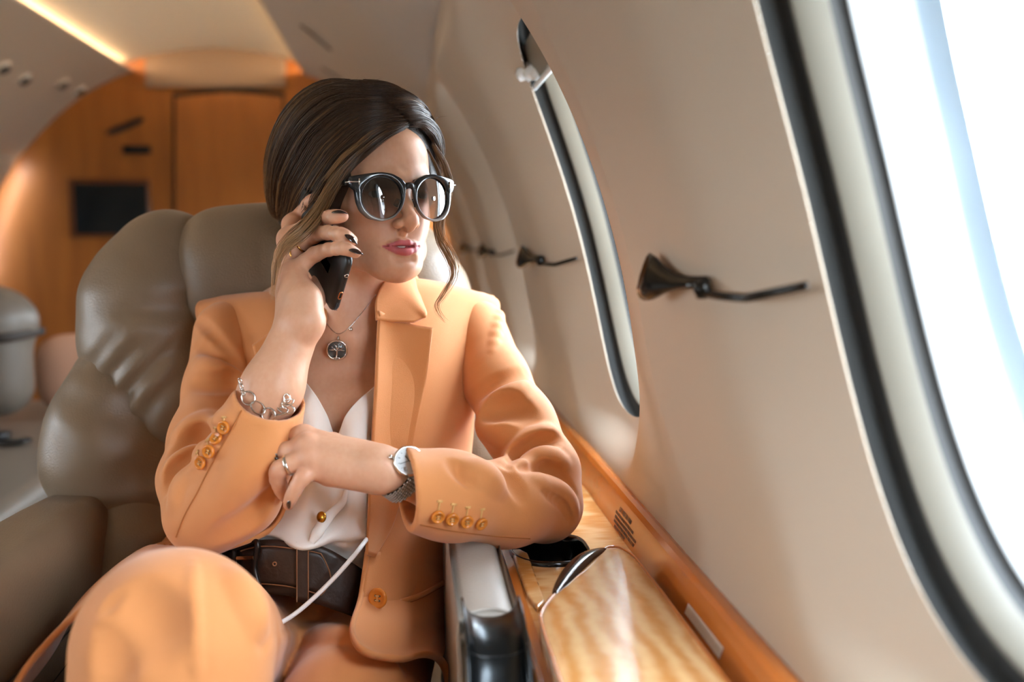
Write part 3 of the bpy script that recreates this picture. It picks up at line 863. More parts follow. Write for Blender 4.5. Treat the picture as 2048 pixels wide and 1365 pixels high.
# right armrest: narrow pale leather pad with a curved black metal end cap
yy = np.linspace(.855, 1.36, 16)
def rib(y, x0, x1, zt, zb, n=28, r=.016):
    pr = np.array([(x0, zb), (x0, zt - r * 2), (x0 + .001, zt - r), (x0 + r * .6, zt - r * .25), ((x0 + x1) / 2, zt), (x1 - r * .6, zt - r * .25), (x1 - .001, zt - r), (x1, zt - r * 2), (x1, zb)])
    c_ = cr(pr, n); return np.c_[c_[:, 0], np.full(n, y), c_[:, 1]]
S = np.array([rib(y, .046, .102, -.340 + .010 * sstep(.95, 1.15, y), -.70) for y in yy])
F = gridf(16, 28).tolist() + [list(range(28)), [15 * 28 + i for i in range(28)][::-1]]
armR = obj('armrest', S.reshape(-1, 3), F, m_leather_l); adopt(seat, armR)
# cap: wraps over the front end and turns down
prof = cr(np.array([(.862, -.340), (.835, -.3415), (.808, -.350), (.786, -.372), (.774, -.41), (.770, -.50), (.770, -.66)]), 26)
S = []
for i, (y, z) in enumerate(prof):
    t_ = prof[min(i + 1, 25)] - prof[max(i - 1, 0)]; t_ = t_ / np.linalg.norm(t_); nn = np.array((t_[1], -t_[0])) * -1
    row = []
    for u in np.linspace(-1, 1, 21):
        drop = .020 * (1 - math.sqrt(max(0, 1 - abs(u) ** 2.6)))
        yq = y - nn[0] * drop * -1 if False else y + drop * (-nn[0]); zq = z + drop * (-nn[1])
        row.append((.074 + .0255 * u, yq, zq))
    S.append(row)
S = np.array(S)
# keep the outward normal right: cap sides drop inwards
m_cap = mk_mat('black_satin_metal', '#2b2d2e', 0.26, metal=0.85)
cap = sheet('end_cap', S, m_cap, t=.002, off=0); cap.parent = armR
j = 9
P = S[j] + np.array((0, -.0006, .0008)); ln = MB().tube(P, .0007, 6).make('cap_joint', m_black); ln.parent = armR
fr = []
for u in np.linspace(0, 1, 40):
    a = PI * u; fr.append((.074 - .0285 * math.cos(a), .866 + .012 * math.sin(a) - .0, -.3385 - .03 * (1 - math.sin(a) ** .35)))
fr = np.array(fr)
pip = MB().tube(np.vstack([[(.0455, .80, -.66)], [(.0455, .81, -.46)], [(.0455, .83, -.40)], fr, [(.1025, .83, -.40)], [(.1025, .81, -.46)], [(.1025, .80, -.66)]]), .0018, 8).make('edge_piping', m_leather_l); pip.parent = armR
S = np.array([rib(y, .0465, .1015, z, -.70, r=.02) for y, z in [(.79, -.47), (.80, -.42), (.815, -.375), (.835, -.352), (.86, -.343)]])
F = gridf(5, 28).tolist() + [list(range(28))]
o = obj('cap_core', S.reshape(-1, 3), F, m_leather_l); o.parent = armR

# ---------------------------------------------------------------- far seats by the left wall
m_far = mk_mat('far_seat_leather', '#6f655a', 0.42, bump=.2, bscale=300, var=.05)
m_pink = mk_mat('pink_pillow_cloth', '#d8a98e', 0.8, bump=.2, bscale=500)
div = empty('divan', (-1.3, 2.4, FLOOR_Z), 'long taupe leather bench seat by the far wall', 'bench')
o = sdf_obj('cushion', Sh().box((-1.26, 2.5, -.565), (.52, .72, .065), .035), (-1.82, 1.74, -.66), (-.70, 3.26, -.46), .012, m_far); adopt(div, o)
o = sdf_obj('side_ledge', Sh().box((-.79, 2.2, -.66), (.20, 1.0, .09), .03), (-1.02, 1.16, -.78), (-.56, 3.24, -.54), .012, mk_mat('ledge_grey_leather', '#8d8981', .3, bump=.15, bscale=300)); adopt(div, o)
bs = MB().box((-1.18, 2.4, -.89), (.9, 1.5, .32)).make('base', m_black, None, False); adopt(div, bs)
fs = empty('far_seat', (-1.1, 2.72, -.47), 'rounded taupe seat back with dark band, far left', 'seat')
sh = Sh().box((-1.255, 2.74, -.305), (.27, .09, .165), .08).ell((-1.245, 2.76, -.22), (.275, .10, .115), .04)
adopt(fs, sdf_obj('seat_back', sh, (-1.58, 2.6, -.55), (-.92, 2.9, -.08), .010, m_far))
P = np.array([(-1.53, 2.80, -.255), (-1.505, 2.645, -.255), (-1.375, 2.632, -.258), (-1.125, 2.632, -.258), (-1.0, 2.645, -.252), (-.97, 2.80, -.25)])
adopt(fs, MB().tube(cr(P, 24), np.array([(.012, .006)] * 24), 10, up=(0, 0, 1)).make('band', m_louv))

pc = np.array((-.96, 2.93, -.383)); 
sh = Sh()
sh.add(lambda P: (lambda X, Y, Z: (np.abs(X / .13) ** 3.2 + np.abs(Z / .112) ** 3.2 + np.abs(Y / .055) ** 2) ** (1 / 2.6) - 1)(P[..., 0] - (pc[0] + .05), P[..., 1] - 2.93, P[..., 2] - (pc[2] - .0)) * .05)
o = sdf_obj('pillow', sh, (pc[0] - .13, 2.84, pc[2] - .18), (pc[0] + .23, 3.02, pc[2] + .14), .008, m_pink); tag(o, 'pink square pillow between the far seat and her seat', 'pillow')
mb = MB()
for i in range(2):
    P = np.array([(-1.08 + .03 * i, 2.55, -.492), (-1.0, 2.50 + .03 * i, -.484), (-.95, 2.47, -.488), (-.92, 2.48 + .03 * i, -.490)]); mb.tube(cr(P, 12), np.array([(.006, .018)] * 12), 8, up=(0, 0, 1))
mb.box((-.99, 2.50, -.478), (.06, .04, .02))
o = mb.make('seat_belt', m_black); tag(o, 'black seat belt lying on the far bench cushion', 'seat belt')
# ---------------------------------------------------------------- the woman: one continuous skin
H_A, H_P = R_(28.0), R_(1.5)
HF = np.array((math.sin(H_A) * math.cos(H_P), -math.cos(H_A) * math.cos(H_P), math.sin(H_P)))   # facing
HL = np.array((math.cos(H_A), math.sin(H_A), 0.0))                                               # her left
HU = np.cross(HL, HF); HU = HU if HU[2] > 0 else -HU
HR = np.stack([HL, HF, HU], 1)
HO = at(812, 371, 1.20) - HR @ np.array((0, .096, .008))
def hw(p): return HO + HR @ np.asarray(p, float)           # head-local -> cabin
def hl(P): return (np.asarray(P) - HO) @ HR                # cabin -> head-local
def both(fn):
    return lambda P: fn(np.concatenate([np.abs(P[..., :1]), P[..., 1:]], -1))
body = Sh()
def hb(method, *a, k=.01, op=1, m=True):
    """a primitive of the head, given in head-local measures, mirrored over the middle of the face when m"""
    for s_ in ((1, -1) if m else (1,)):
        mir = lambda p: hw((p[0] * s_, p[1], p[2]))
        if method == 'ell': body.ell(mir(a[0]), a[1], k, op, HR)
        elif method == 'ball': body.ball(mir(a[0]), a[1], k, op)
        else: body.cone(mir(a[0]), mir(a[1]), a[2], a[3], k, op)
hb('ell', (0, -.012, .045), (.072, .092, .082), m=False)
hb('ell', (0, .026, .042), (.057, .056, .060), k=.03, m=False)
hb('ell', (0, .014, -.020), (.049, .062, .066), k=.03, m=False)
hb('ball', (.031, .045, -.022), .0195, k=.03)
hb('ball', (.021, .050, -.048), .0225, k=.03)
for a, b, ra, rb in [((.050, .000, -.045), (.041, .026, -.070), .0165, .0145), ((.041, .026, -.070), (.016, .064, -.084), .015, .0135), ((.016, .064, -.084), (0, .072, -.086), .0135, .0145)]:
    hb('cone', a, b, ra, rb, k=.022)
hb('ell', (0, .076, -.0815), (.0145, .0120, .0120), k=.012, m=False)
hb('ell', (0, .0620, -.060), (.029, .018, .022), k=.018, m=False)
# brows and sockets
hb('cone', (.010, .0805, .016), (.036, .072, .019), .0085, .0075, k=.014)
hb('ell', (.032, .094, -.001), (.0185, .0165, .0125), k=.010, op=-1)
hb('ball', (.0315, .0665, -.001), .0133, k=.004)
hb('ell', (.0315, .083, -.002), (.0125, .009, .0042), k=.0015, op=-1)
# nose
hb('cone', (0, .0795, .010), (0, .0945, -.016), .0078, .0082, k=.013, m=False)
hb('cone', (0, .0945, -.016), (0, .1065, -.0325),   .0074, .0078, k=.006, m=False)
hb('ball', (0, .1080, -.0340), .0080, k=.006, m=False)
hb('ell', (.0104, .0945, -.0372), (.0062, .0095, .0064), k=.0065)
hb('cone', (0, .105, -.0425), (0, .088, -.0470), .0042, .0055, k=.006, m=False)
hb('ell', (.0064, .0980, -.0445), (.0034, .0058, .0034), k=.002, op=-1)
# philtrum, crease under the lip
hb('cone', (0, .0925, -.050), (0, .0925, -.0555), .0020, .0022, k=.008, op=-1, m=False)
hb('cone', (-.009, .0895, -.0775), (.009, .0895, -.0775), .0022, .0022, k=.012, op=-1, m=False)
# lips
UL = [(.0262, .0778, -.0630), (.0160, .0836, -.0612), (.0060, .0868, -.0594), (0, .0872, -.0602)]
ULr = [.0010, .0021, .0034, .0029]
LL = [(.0258, .0778, -.0640), (.0140, .0852, -.0680), (.0050, .0884, -.0694), (0, .0888, -.0696)]
LLr = [.0010, .0034, .0046, .0049]
lips = Sh()
for pts, rr in ((UL, ULr), (LL, LLr)):
    for i in range(3):
        hb('cone', pts[i], pts[i + 1], rr[i], rr[i + 1], k=.0035)
        t = Sh(); t.cone(pts[i], pts[i + 1], rr[i], rr[i + 1]); lips.add(both(t.p[0][0]), .002)
hb('cone', (0, .0912, -.0646), (.0240, .0805, -.0637), .0010, .0005, k=.0022, op=-1)
hb('ell', (0, .087, -.0647), (.0125, .008, .0014), k=.0015, op=-1, m=False)
# ears
hb('ell', (.073, -.010, -.002), (.006, .017, .029), k=.005)
hb('ell', (.0785, -.006, .002), (.0045, .010, .017), k=.004, op=-1)
hb('ball', (.071, -.002, -.028), .0075, k=.006)

# neck and torso
def B(px, py, y): return at(px, py, y)
body.cone(hw((0, -.020, -.040)), B(698, 648, 1.330), .049, .051, k=.025)
body.cone(hw((-.045, -.015, -.055)), B(683, 668, 1.268), .0085, .007, k=.022)      # neck cord, near side
body.cone(hw((.045, -.015, -.055)), B(706, 668, 1.270), .0085, .007, k=.022)
body.ell(B(690, 770, 1.355), (.150, .098, .150), k=.05)
body.chain([B(470, 676, 1.365), B(590, 640, 1.365), B(700, 625, 1.36), B(810, 640, 1.365), B(925, 672, 1.365)], [.036, .038, .045, .038, .036], k=.03, k0=.05)
body.cone(B(676, 682, 1.268), B(540, 655, 1.300), .007, .008, k=.018)              # collar bones
body.cone(B(706, 682, 1.268), B(860, 655, 1.300), .007, .008, k=.018)
body.ball(B(600, 862, 1.268), .068, k=.045)
body.ball(B(748, 862, 1.268), .068, k=.028)
body.ell(B(672, 1040, 1.345), (.118, .085, .165), k=.05)
# her right arm (left in the picture), raised with the phone
E_R, W_R = B(412, 1024, 1.127), B(592, 662, 1.128)
body.chain([B(450, 690, 1.355), B(420, 880, 1.225), E_R], [.036, .033, .030], k=.02)
body.chain([E_R, B(455, 930, 1.115), B(545, 775, 1.108), W_R], [.030, .031, .0305, .0255], k=.02)
MCPr = [B(580, 550, 1.160), B(573, 512, 1.190), B(577, 478, 1.218), B(586, 450, 1.242)]
for w_, m_, r0, r1 in zip([B(603, 650, 1.118), B(592, 648, 1.128), B(586, 646, 1.142), B(582, 645, 1.155)], MCPr, (.0185, .0175, .017, .016), (.0118, .0118, .0118, .012)):
    body.cone(w_, m_, r0, r1, k=.012)
body.chain([B(612, 640, 1.118), B(608, 600, 1.128), B(594, 562, 1.150)], [.0215, .0175, .013], k=.012)
FR = {'pinky': [MCPr[0], B(632, 508, 1.160), B(681, 497, 1.114), B(712, 506, 1.118)],
      'ring': [MCPr[1], B(630, 470, 1.176), B(678, 468, 1.122), B(705, 481, 1.124)],
      'middle': [MCPr[2], B(632, 442, 1.196), B(664, 434, 1.155), B(686, 433, 1.150)],
      'index': [MCPr[3], B(605, 428, 1.245), B(617, 408, 1.225), B(628, 398, 1.212)]}
RR = {'pinky': [.0115, .0088, .0078, .0062], 'ring': [.0118, .0094, .0084, .0064], 'middle': [.012, .0096, .0085, .0068], 'index': [.012, .0096, .0085, .007]}
for f_ in FR:
    body.smooth_chain(FR[f_], [r_ * .91 for r_ in RR[f_]], 11, k=.003, k0=.011)
    body.ball(FR[f_][1], RR[f_][1] * .95, k=.004)
body.chain([B(606, 636, 1.150), B(628, 598, 1.183), B(640, 570, 1.205), B(640, 545, 1.218)], [.018, .0135, .0105, .008], k=.006, k0=.015)
# her left arm, elbow on the console, hand across the waist
E_L, W_L = B(1092, 1008, 1.156), B(775, 940, 1.035)
body.chain([B(935, 690, 1.355), B(1034, 850, 1.228), E_L], [.036, .032, .029], k=.02)
body.chain([E_L, B(1010, 1002, 1.108), B(890, 975, 1.062), W_L], [.029, .030, .028, .0235], k=.02)
MCPl = [B(607, 874, 1.070), B(614, 893, 1.050), B(621, 916, 1.040), B(634, 937, 1.042)]
for w_, m_, r0, r1 in zip([B(752, 921, 1.050), B(754, 930, 1.040), B(756, 942, 1.034), B(758, 951, 1.036)], MCPl, (.0165, .0175, .0175, .0160), (.0118, .0122, .0120, .0108)):
    body.cone(w_, m_, r0, r1, k=.012)
body.cone(B(740, 945, 1.040), B(660, 950, 1.045), .018, .0115, k=.014)
FL = {'index': [MCPl[0], B(560, 880, 1.084), B(540, 912, 1.100), B(538, 935, 1.112)],
      'middle': [MCPl[1], B(553, 912, 1.062), B(548, 950, 1.082), B(568, 985, 1.096)],
      'ring': [MCPl[2], B(558, 940, 1.042), B(562, 978, 1.056), B(577, 998, 1.072)],
      'pinky': [MCPl[3], B(606, 955, 1.030), B(586, 988, 1.032), B(577, 1010, 1.040)]}
RL = {'index': [.0115, .0096, .0085, .007], 'middle': [.012, .0097, .0086, .007], 'ring': [.0118, .0094, .0083, .0066], 'pinky': [.0108, .0086, .0076, .0060]}
for f_ in FL:
    body.smooth_chain(FL[f_], [r_ * .94 for r_ in RL[f_]], 11, k=.002, k0=.006)
    body.ball(FL[f_][1], RL[f_][1] * .97, k=.003); body.ball(FL[f_][0] + np.array((0, -.0015, .001)), RL[f_][0] * 1.0, k=.006)
# thumb tucked behind the index finger
body.chain([B(735, 922, 1.060), B(665, 890, 1.088), B(620, 885, 1.105)], [.016, .012, .009], k=.008, k0=.014)
# wrist bone
body.ball(B(745, 925, 1.026), .009, k=.015)

BODY_LO = np.minimum.reduce([E_R, E_L, B(450, 690, 1.36)]) - .07
BODY_H = .0017
bv, bf = [], []
# head, neck and hands need finer cells than the covered parts; one lattice serves all
V, F = sdf_mesh(body, (-.36, 1.00, -.50), (.30, 1.47, .20), BODY_H, refine=2)
m_skin = mk_mat('skin', '#cf9a7c', 0.42, spec=.4, bump=.06, bscale=1500, sss=.12)
person = obj_np('person', V, F, m_skin)
tag(person, 'woman in orange suit and round sunglasses, phone held to her ear', 'person')
# lips and a little warmth where skin is thin, as the skin's own colour
L = hl(V)
near = (np.abs(L[:, 0]) < .035) & (L[:, 1] > .06) & (np.abs(L[:, 2] + .064) < .02)
lip = np.zeros(len(V)); ax_ = np.abs(L[near][:, 0]); lz = L[near][:, 2]
zu = np.interp(ax_, [0, .005, .010, .017, .023, .0268], [-.0568, -.0556, -.0572, -.0598, -.0618, -.0634]); zd = np.interp(ax_, [0, .006, .012, .018, .023, .0268], [-.0756, -.0750, -.0732, -.0702, -.0668, -.0640])
lip[near] = sstep(-.0004, .0006, zu - lz) * sstep(-.0004, .0008, lz - zd) * (ax_ < .0272)
lip[near] *= sstep(.0255, .0225, np.abs(L[near][:, 0])) if False else 1
at_ = person.data.attributes.new('lip', 'FLOAT', 'POINT'); at_.data.foreach_set('value', lip.astype(np.float32))
kn = np.zeros(len(V))
for p_, r_ in [(q_[1], .014) for q_ in list(FR.values()) + list(FL.values())] + [(q_, .016) for q_ in MCPr + MCPl] + [(q_[3], .012) for q_ in list(FR.values()) + list(FL.values())]:
    kn = np.maximum(kn, np.exp(-((V - p_) ** 2).sum(1) / (r_ * r_)))
for p_, r_ in [(hw((.036, .066, -.030)), .022), (hw((-.036, .066, -.030)), .022), (hw((0, .112, -.034)), .010)]:
    kn = np.maximum(kn, .7 * np.exp(-((V - p_) ** 2).sum(1) / (r_ * r_)))
at_ = person.data.attributes.new('blush', 'FLOAT', 'POINT'); at_.data.foreach_set('value', kn.astype(np.float32))
t = m_skin.node_tree; pb = t.nodes['Principled BSDF']
a1 = t.nodes.new('ShaderNodeAttribute'); a1.attribute_name = 'lip'
a2 = t.nodes.new('ShaderNodeAttribute'); a2.attribute_name = 'blush'
nz = t.nodes.new('ShaderNodeTexNoise'); nz.inputs['Scale'].default_value = 90; nz.inputs['Detail'].default_value = 4
mA = t.nodes.new('ShaderNodeMix'); mA.data_type = 'RGBA'; mA.inputs[6].default_value = srgb('#d7a98b'); mA.inputs[7].default_value = srgb('#cd9878')
t.links.new(nz.outputs['Fac'], mA.inputs[0])
mB = t.nodes.new('ShaderNodeMix'); mB.data_type = 'RGBA'; mB.inputs[7].default_value = srgb('#cd8668')
ml = t.nodes.new('ShaderNodeMath'); ml.operation = 'MULTIPLY'; ml.inputs[1].default_value = .45
t.links.new(a2.outputs['Fac'], ml.inputs[0]); t.links.new(ml.outputs[0], mB.inputs[0]); t.links.new(mA.outputs[2], mB.inputs[6])
mC = t.nodes.new('ShaderNodeMix'); mC.data_type = 'RGBA'; mC.inputs[7].default_value = srgb('#bd5f62')
t.links.new(a1.outputs['Fac'], mC.inputs[0]); t.links.new(mB.outputs[2], mC.inputs[6]); t.links.new(mC.outputs[2], pb.inputs['Base Color'])
# eyes behind the lenses, teeth between the lips
m_eye = mk_mat('eye_white', '#d8cfc8', .5); m_iris = mk_mat('eye_iris', '#4a5a52', .45); m_pup = mk_mat('eye_pupil', '#0a0a0a', .45)
for s_ in (-1, 1):
    c = hw((s_ * .0315, .0668, -.001)); ax = unit(HF + .12 * HL)
    prof = [(.0125 * math.sin(a), .0125 * math.cos(a)) for a in np.linspace(0.001, PI - .001, 24)]
    Vv, Ff = lathe(prof, 24, c, ax)
    mi = [2 if i // 24 < 2 else 1 if i // 24 < 4 else 0 for i in range(len(Ff))]
    obj('eye', Vv, Ff, None, person, True, [m_eye, m_iris, m_pup], mi)
mb = MB()
P = cr(np.array([hw(p) for p in [(-.016, .0725, -.0638), (-.008, .0790, -.0638), (0, .0808, -.0638), (.008, .0790, -.0638), (.016, .0725, -.0638)]]), 16)
mb.tube(P, np.array([(.0026, .0016)] * 16), 8, up=tuple(HU)); mb.make('teeth', mk_mat('teeth_white', '#e6e0d6', .25), person)
# ---------------------------------------------------------------- clothes (parts of the woman)
m_suit = mk_mat('apricot_suit_cloth', '#d38b53', 0.72, spec=.25, bump=.22, bscale=1400, var=.03, vscale=30, sheen=.25)
m_suit_in = mk_mat('jacket_lining', '#b8682c', 0.6)
m_btn = mk_mat('orange_button', '#cf7a2a', 0.16, spec=.5)
m_thread = mk_mat('tan_thread', '#d9a866', .6)
m_blouse = mk_mat('white_blouse_satin', '#f3efe9', 0.42, sheen=.2, bump=.05, bscale=900)
m_belt = mk_mat('dark_brown_leather_belt', '#2f1e16', 0.42, bump=.35, bscale=120, var=.2, vscale=60)
m_edge = mk_mat('belt_edge', '#8a5a38', .5)

def surf(sh, px, py, y0=.5, off=0.0):
    """where the line of sight from the camera position meets a solid"""
    d = ray(px, py); L = np.linalg.norm(d); y = y0
    for _ in range(80):
        f = float(sh(np.array([d * y]))[0])
        if f < 2e-4: break
        y += f * .8 / L
        if y > 3: break
    return d * (y - off / L)
def nrm_of(sh, p, e=.002):
    p = np.asarray(p, float); f = lambda q: float(sh(np.array([q]))[0])
    return unit([f(p + np.array(v) * e) - f(p - np.array(v) * e) for v in ((1, 0, 0), (0, 1, 0), (0, 0, 1))])
def fold(sh, base, pts, r, h, k=.012, op=1):
    """a ridge (op 1) or valley (op -1) along the surface under these directions; h is how far it stands out or sinks"""
    P = cr(np.array([np.r_[q_[0], q_[1]] for q_ in pts], float), max(5, 3 * len(pts)))
    Q = []
    for px, py in P:
        p = surf(base, px, py); n_ = nrm_of(base, p)
        Q.append(p - n_ * (r - h) if op > 0 else p + n_ * (r - h))
    n_ = len(Q); taper = np.sin(np.linspace(.25, PI - .25, n_)) ** .5
    Q = np.array(Q); rr = r * taper
    for i in range(n_ - 1): sh.cone(Q[i], Q[i + 1], rr[i], rr[i + 1], k, op)
def half_space(n_, c):
    n_ = unit(n_); c = np.asarray(c, float); return lambda P: -((P - c) @ n_)

# ---- right sleeve (with the phone)
def sleeve_base(up, el, fo, rup, rel, rfo):
    sh = Sh(); sh.chain(up, rup, k=.02); sh.chain(el, rel, k=.016, k0=.016); sh.chain(fo, rfo, k=.02, k0=.016); return sh
upR = [B(455, 668, 1.350), B(440, 780, 1.28), B(415, 880, 1.21), B(396, 960, 1.160)]
elR = [B(396, 960, 1.160), B(412, 1028, 1.125)]
foR = [B(412, 1028, 1.125), B(470, 985, 1.110), B(508, 890, 1.100), B(548, 772, 1.094)]
def mk_sleeve(up, el, fo, ru, re, rf):
    sh = Sh(); sh.chain(up, ru, k=.02); sh.chain(el, re, k=.016); sh.chain(fo, rf, k=.03, k0=.012); return sh
baseR = mk_sleeve(upR, elR, foR, [.044, .042, .042, .043], [.043, .044], [.045, .0455, .0425, .0385])
slR = Sh(); slR.p = list(baseR.p)
# folds gathering at the inner elbow and along the upper arm
for pts, r, h, k, op in [([(352, 872), (400, 850), (450, 838)], .012, .0035, .014, 1), ([(345, 905), (390, 880), (440, 872)], .010, .004, .010, -1), ([(332, 945), (375, 915), (430, 890)], .011, .004, .012, 1),
                         ([(328, 985), (352, 945), (395, 912)], .008, .0035, .008, -1), ([(345, 1010), (362, 965), (400, 930)], .010, .003, .012, 1),
                         ([(398, 690), (440, 712), (492, 740)], .010, .0045, .012, -1), ([(395, 720), (440, 745), (490, 765)], .012, .003, .014, 1), ([(380, 765), (430, 770), (500, 762)], .010, .002, .012, -1),
                         ([(392, 640), (412, 652), (455, 700), (490, 735)], .007, .003, .008, -1),
                         ([(430, 1080), (490, 1040), (540, 985)], .012, .003, .016, -1), ([(450, 1000), (500, 940), (550, 880)], .014, .002, .02, 1)]:
    fold(slR, baseR, pts, r, h, k, op)
axR = unit(foR[3] - foR[2]); cuffR = B(541, 797, 1.094)
cutn = unit(axR + .38 * (np.array((0, -1, 0)) - axR * (np.array((0, -1, 0)) @ axR)))
slR.add(half_space(-cutn, cuffR + axR * .0), .002, -1) if False else slR.add(lambda P, n_=cutn, c=cuffR: ((c - P) @ n_), .0025, -1)
slR.chain([B(500, 905, 1.102), B(560, 740, 1.093)], [.034, .0365], .003, -1)
jkt_parts = []
o = sdf_obj('jacket_sleeve', slR, (-.36, 1.02, -.40), (-.06, 1.46, -.02), .0028, m_suit, person); jkt_parts.append(o)
# ---- left sleeve (elbow on the console)
upL = [B(948, 662, 1.350), B(992, 762, 1.285), B(1036, 850, 1.225), B(1083, 945, 1.175)]
elL = [B(1083, 945, 1.175), B(1090, 1010, 1.152)]
foL = [B(1090, 1010, 1.152), B(1010, 1010, 1.105), B(900, 992, 1.054), B(780, 972, 1.018)]
baseL = mk_sleeve(upL, elL, foL, [.0445, .041, .0445, .0445], [.0445, .043], [.043, .043, .0430, .0435])
slL = Sh(); slL.p = list(baseL.p)
for pts, r, h, k, op in [([(1058, 765), (1010, 790), (955, 825)], .012, .004, .012, 1), ([(1050, 745), (1000, 765), (950, 790)], .009, .003, .010, -1),
                         ([(1112, 858), (1060, 880), (1005, 925)], .013, .006, .012, 1), ([(1118, 880), (1065, 895), (1015, 935)], .009, .005, .009, -1),
                         ([(1130, 925), (1085, 915), (1030, 935)], .011, .005, .011, 1), ([(1148, 985), (1105, 945), (1040, 940)], .008, .005, .007, -1), ([(1150, 1040), (1125, 985), (1070, 955)], .010, .0035, .012, 1),
                         ([(1140, 1045), (1120, 1010), (1085, 985)], .005, .0025, .005, -1),
                         ([(1005, 620), (1025, 665), (1042, 700)], .008, .003, .010, -1), ([(1008, 605), (1000, 640), (985, 700)], .006, .0015, .008, 1),
                         ([(960, 860), (990, 845), (1010, 870)], .016, .004, .02, 1), ([(985, 830), (1020, 815), (1060, 830)], .012, .003, .016, -1),
                         ([(905, 930), (925, 945), (945, 965)], .008, .003, .010, -1), ([(945, 938), (975, 950), (1005, 975)], .012, .003, .014, 1), ([(1000, 945), (1030, 970), (1045, 1000)], .008, .002, .010, -1)]:
    fold(slL, baseL, pts, r, h, k, op)
axL = unit(foL[3] - foL[2]); cuffL = B(806, 983, 1.034)
cutnL = unit((-.968, -.25, -.04)); cuffL = B(829, 975, .995)
slL.add(lambda P: ((cuffL - P) @ cutnL), .0025, -1)
slL.chain([B(862, 988, 1.048), B(740, 968, 1.009)], [.033, .0395], .003, -1)
o = sdf_obj('jacket_sleeve', slL, (-.03, .94, -.40), (.26, 1.46, -.02), .0028, m_suit, person); jkt_parts.append(o)

# ---- jacket body: one sheet from the right front edge around the back to the left front edge
def row(fr, fm, rs, ls, fm2, fe, bz, by=1.425):
    r_s, l_s = B(*rs), B(*ls)
    bk = [np.array((r_s[0] + .03, by - .01, bz)), np.array((-.083, by + .01, bz + .005)), np.array((l_s[0] - .03, by - .01, bz))]
    return [B(*fr), B(*fm), r_s] + bk + [l_s, B(*fm2), B(*fe)]
rows = [row((655, 592, 1.300), (525, 588, 1.345), (408, 600, 1.385), (980, 595, 1.385), (880, 569, 1.345), (800, 556, 1.300), -.075, 1.405),
        row((640, 640, 1.268), (522, 612, 1.318), (398, 622, 1.362), (992, 612, 1.362), (885, 590, 1.310), (772, 590, 1.270), -.11, 1.42),
        row((622, 700, 1.240), (522, 680, 1.285), (412, 690, 1.345), (972, 690, 1.345), (892, 670, 1.275), (757, 660, 1.240), -.14),
        row((606, 775, 1.212), (520, 770, 1.250), (430, 775, 1.320), (948, 775, 1.320), (872, 765, 1.238), (751, 765, 1.202), -.20),
        row((592, 885, 1.190), (508, 900, 1.225), (424, 900, 1.320), (940, 885, 1.315), (852, 890, 1.212), (744, 900, 1.172), -.27),
        row((577, 985, 1.175), (480, 1010, 1.215), (390, 1010, 1.320), (925, 1000, 1.305), (838, 1005, 1.205), (738, 1020, 1.160), -.35),
        row((540, 1058, 1.150), (420, 1080, 1.200), (330, 1085, 1.300), (898, 1100, 1.290), (822, 1105, 1.175), (735, 1105, 1.140), -.41),
        row((440, 1108, 1.115), (355, 1110, 1.180), (300, 1115, 1.280), (893, 1200, 1.270), (815, 1195, 1.140), (720, 1200, 1.105), -.46),
        row((330, 1140, 1.085), (290, 1135, 1.160), (265, 1140, 1.260), (893, 1275, 1.250), (810, 1270, 1.120), (706, 1252, 1.085), -.50)]
S = net(rows, 70, 110)
# flare of the left skirt: rolls over the thigh
jk = sheet('jacket_body', S, m_suit, person, t=.0035, off=-1)
jkt_parts.append(jk)
def K(px, py, y):
    """the left skirt lies over the thigh"""
    return B(px, py, y - .062 * float(sstep(1185, 1300, py)) * (1 - float(sstep(825, 885, px))))
# left skirt: rounded front corner and a hem that curls up toward the armrest
rows = [[(735, 1105, 1.139), (770, 1105, 1.150), (822, 1105, 1.174), (870, 1102, 1.235), (898, 1100, 1.289)],
        [(722, 1195, 1.108), (762, 1195, 1.118), (815, 1195, 1.139), (868, 1190, 1.190), (893, 1190, 1.27)],
        [(707, 1250, 1.085), (752, 1255, 1.098), (808, 1258, 1.115), (862, 1255, 1.160), (892, 1260, 1.235)],
        [(709, 1282, 1.066), (752, 1292, 1.080), (806, 1296, 1.095), (856, 1292, 1.120), (886, 1305, 1.170)],
        [(728, 1303, 1.050), (760, 1314, 1.056), (806, 1317, 1.064), (850, 1309, 1.078), (880, 1322, 1.105)]]
rows = [[K(*p) for p in r] for r in rows]
S = net(rows, 40, 50)
sk = sheet('jacket_skirt', S, m_suit, person, t=.0045, off=0)
hemP = cr(np.array([K(735, 1105, 1.138), K(722, 1195, 1.107), K(706, 1250, 1.083), K(709, 1282, 1.064), K(728, 1303, 1.048), K(760, 1314, 1.054), K(806, 1318, 1.062), K(850, 1309, 1.074), K(878, 1319, 1.09), K(893, 1345, 1.10), K(896, 1380, 1.115), K(885, 1420, 1.13)]), 90)
hem = MB().tube(hemP, np.array([(.0048, .0032)] * 90), 10).make('hem', m_suit, person)
# the curl: a short roll of cloth hanging on from the hem
rows = [[K(806, 1318, 1.062), K(850, 1309, 1.074), K(878, 1319, 1.09), K(893, 1345, 1.10), K(896, 1380, 1.115), K(885, 1420, 1.13)],
        [K(812, 1312, 1.13), K(852, 1304, 1.14), K(880, 1316, 1.16), K(895, 1342, 1.17), K(898, 1378, 1.18), K(888, 1420, 1.19)]]
sheet('hem_curl', net(rows, 12, 40), m_suit, person, t=.004, off=0)
